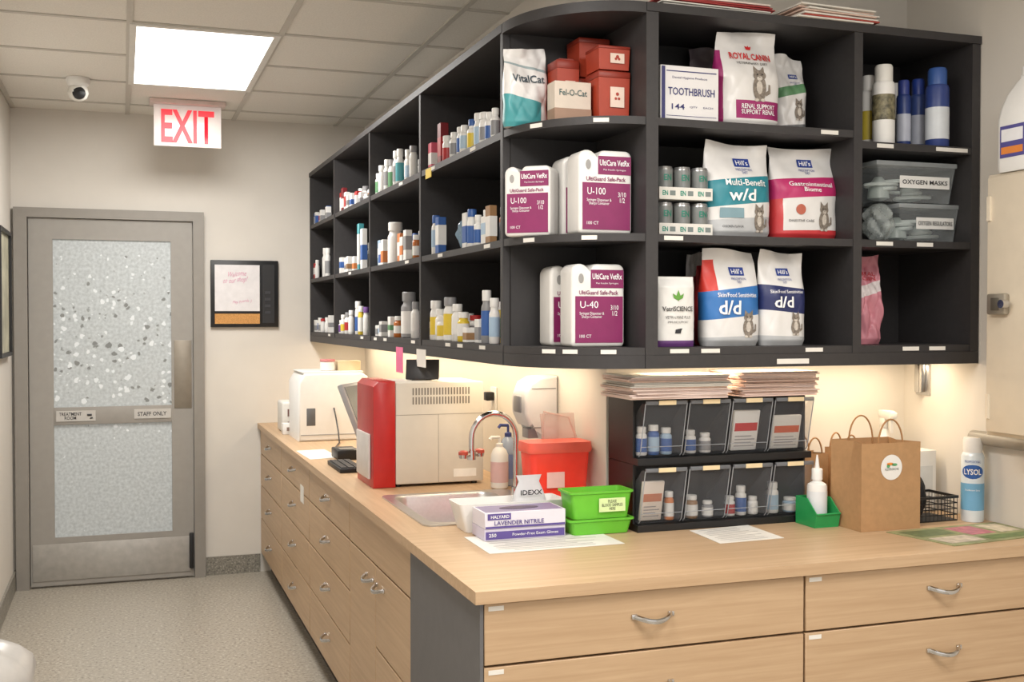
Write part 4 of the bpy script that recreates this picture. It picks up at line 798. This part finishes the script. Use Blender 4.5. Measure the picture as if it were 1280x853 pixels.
t=thing('spray_bottle','white trigger spray bottle behind the large paper bag','bottle',(2.42,3.115,ZT)); MB().lathe([(.034,0),(.036,.004),(.036,.17),(.025,.22),(.013,.25),(.013,.27)],seg=20).build('body',WHITE,t)
MB().box(-.012,.012,-.045,.02,.295,.325,.005).box(-.012,.012,-.015,.015,.265,.3,.004).box(-.006,.006,-.04,-.028,.25,.296,.002).box(-.009,.009,-.055,-.045,.3,.32,.002).build('trigger_head',WHITE2,t)
t=thing('aerosol_can','tall white and blue disinfectant spray can by the right wall','can',(2.508,2.80,ZT)); r=.034;h=.262; A0=-.72
MB().lathe([(r*.95,0),(r,.004),(r,h*.78),(r*.86,h*.82),(r*.8,h*.83)],seg=28).build('body',M((215,225,232),.3,.1),t); MB().lathe([(r*.84,h*.82),(r*.86,h*.97),(r*.78,h)],seg=28).build('cap',WHITE,t)
MB().lathe([(r+.0005,h*.14),(r+.0005,h*.46)],seg=28,cap=False).build('label',M((110,165,200),.4),t); patches('logo_panel',[(ell(0,h*.6,.034,.022),0,0)],[M((40,90,165),.4)],t,cyl(r,0,A0,.001))
txt('LYSOL',.05,.018,cyl(r,h*.6,A0,.0024),WT,t,bold=.02); txt('PROFESSIONAL',.048,.008,cyl(r,h*.72,A0),M((40,90,165),.4),t); txt('Disinfectant Spray',.044,.007,cyl(r,h*.38,A0,.0018),WT,t)
t=thing('wall_bracket','small steel bracket on the right wall below the shelving','bracket',(XR-.0005,3.09,1.29)); MB().box(-.004,0,-.035,.035,-.01,.105,.001).build('plate',STEEL,t); MB().box(-.03,-.004,-.012,.012,.0,.095,.003).build('catch',CHROME,t)
t=thing('wall_locker','cream metal wall locker with metal latch lock at the right edge','cabinet',(2.36,2.23,1.2)); CRM=M((212,200,180),.45,var=.02)
MB().box(.018,.198,-.35,.37,0,.755,.003).build('body',CRM,t); MB().box(0,.016,-.348,.355,.012,.745,.004).build('door',CRM,t)
lk=MB().box(-.02,0,.265,.335,.35,.41,.006).build('latch_lock',M((160,152,138),.35,.6),t)
MB().box(-.0225,-.02,.285,.315,.362,.398,.001).build('lock_face',M((96,90,80),.4,.4),lk); MB(Matrix.Translation((-.028,.262,.38))@Matrix.Rotation(PI/2,4,'Y')).lathe([(.012,-.008),(.012,.012)],seg=14).build('latch_knob',CHROME,lk)
for z0 in(.05,.62): MB(Matrix.Translation((0,.345,0))).box(-.006,.0,-.006,.006,z0,z0+.07).build('hinge',CRM,t)
b=MB(); b.tube([(2.535,2.83,1.165),(2.535,1.2,1.165)],.022,12); tag(b.build('wall_rail',M((150,144,134),.4)),'grey tubular rail along the right wall under the locker','rail')
t=thing('chemical_jug','white plastic jug with blue and orange label on the locker','jug',(2.43,2.50,1.9555))
b=MB(); b.loft([[(x*k,y*k,z) for x,y,_ in rr(-.062,.062,-.07,.07,.026,0,5)] for k,z in((.95,0),(1,.01),(1,.15),(.92,.18),(.72,.22),(.42,.255),(.3,.265),(.3,.275))]); b.build('body',WHITE,t)
MB().lathe([(.022,.272),(.022,.296),(.018,.299)],seg=18).build('cap',WHITE,t)
b=MB(); b.tube([(-.012,-.02,.245),(-.03,-.05,.245),(-.045,-.07,.215),(-.045,-.07,.17),(-.035,-.055,.15)],.011,10); b.build('handle',WHITE,t)
MB().box(-.0632,-.061,-.045,.045,.04,.13).box(-.045,.045,-.0712,-.069,.04,.13).build('label',M((80,76,140),.5),t); MB().box(-.0636,-.0626,-.04,.04,.05,.07).box(-.04,.04,-.0718,-.0708,.05,.07).build('label_stripe',M((215,130,60),.5),t); MB().box(-.0636,-.0626,-.04,.04,.085,.12).box(-.04,.04,-.0718,-.0708,.085,.12).build('label_stripe',M((225,225,228),.5),t)
t=thing('waste_bin','white bin with puffed plastic liner in the lower left corner','bin',(-.405,3.2,0))
MB().lathe([(.13,0),(.135,.005),(.165,.58),(.17,.6)],seg=28).build('bin_body',M((190,186,178),.5),t)
b=MB(); rings=[]
for r,z in((.172,.5),(.177,.56),(.179,.6),(.17,.63),(.14,.66),(.10,.68),(.06,.69),(.02,.692)):
    rings.append([((r+.006*math.sin(9*k/28*6.28+z*30))*math.cos(2*PI*k/28),(r+.006*math.sin(9*k/28*6.28+z*30))*math.sin(2*PI*k/28),z+.008*math.sin(5*k/28*6.28)*r/.17) for k in range(28)])
b.loft(rings); b.build('liner',M((205,202,198),.3,alpha=.75),t)
flush_text()
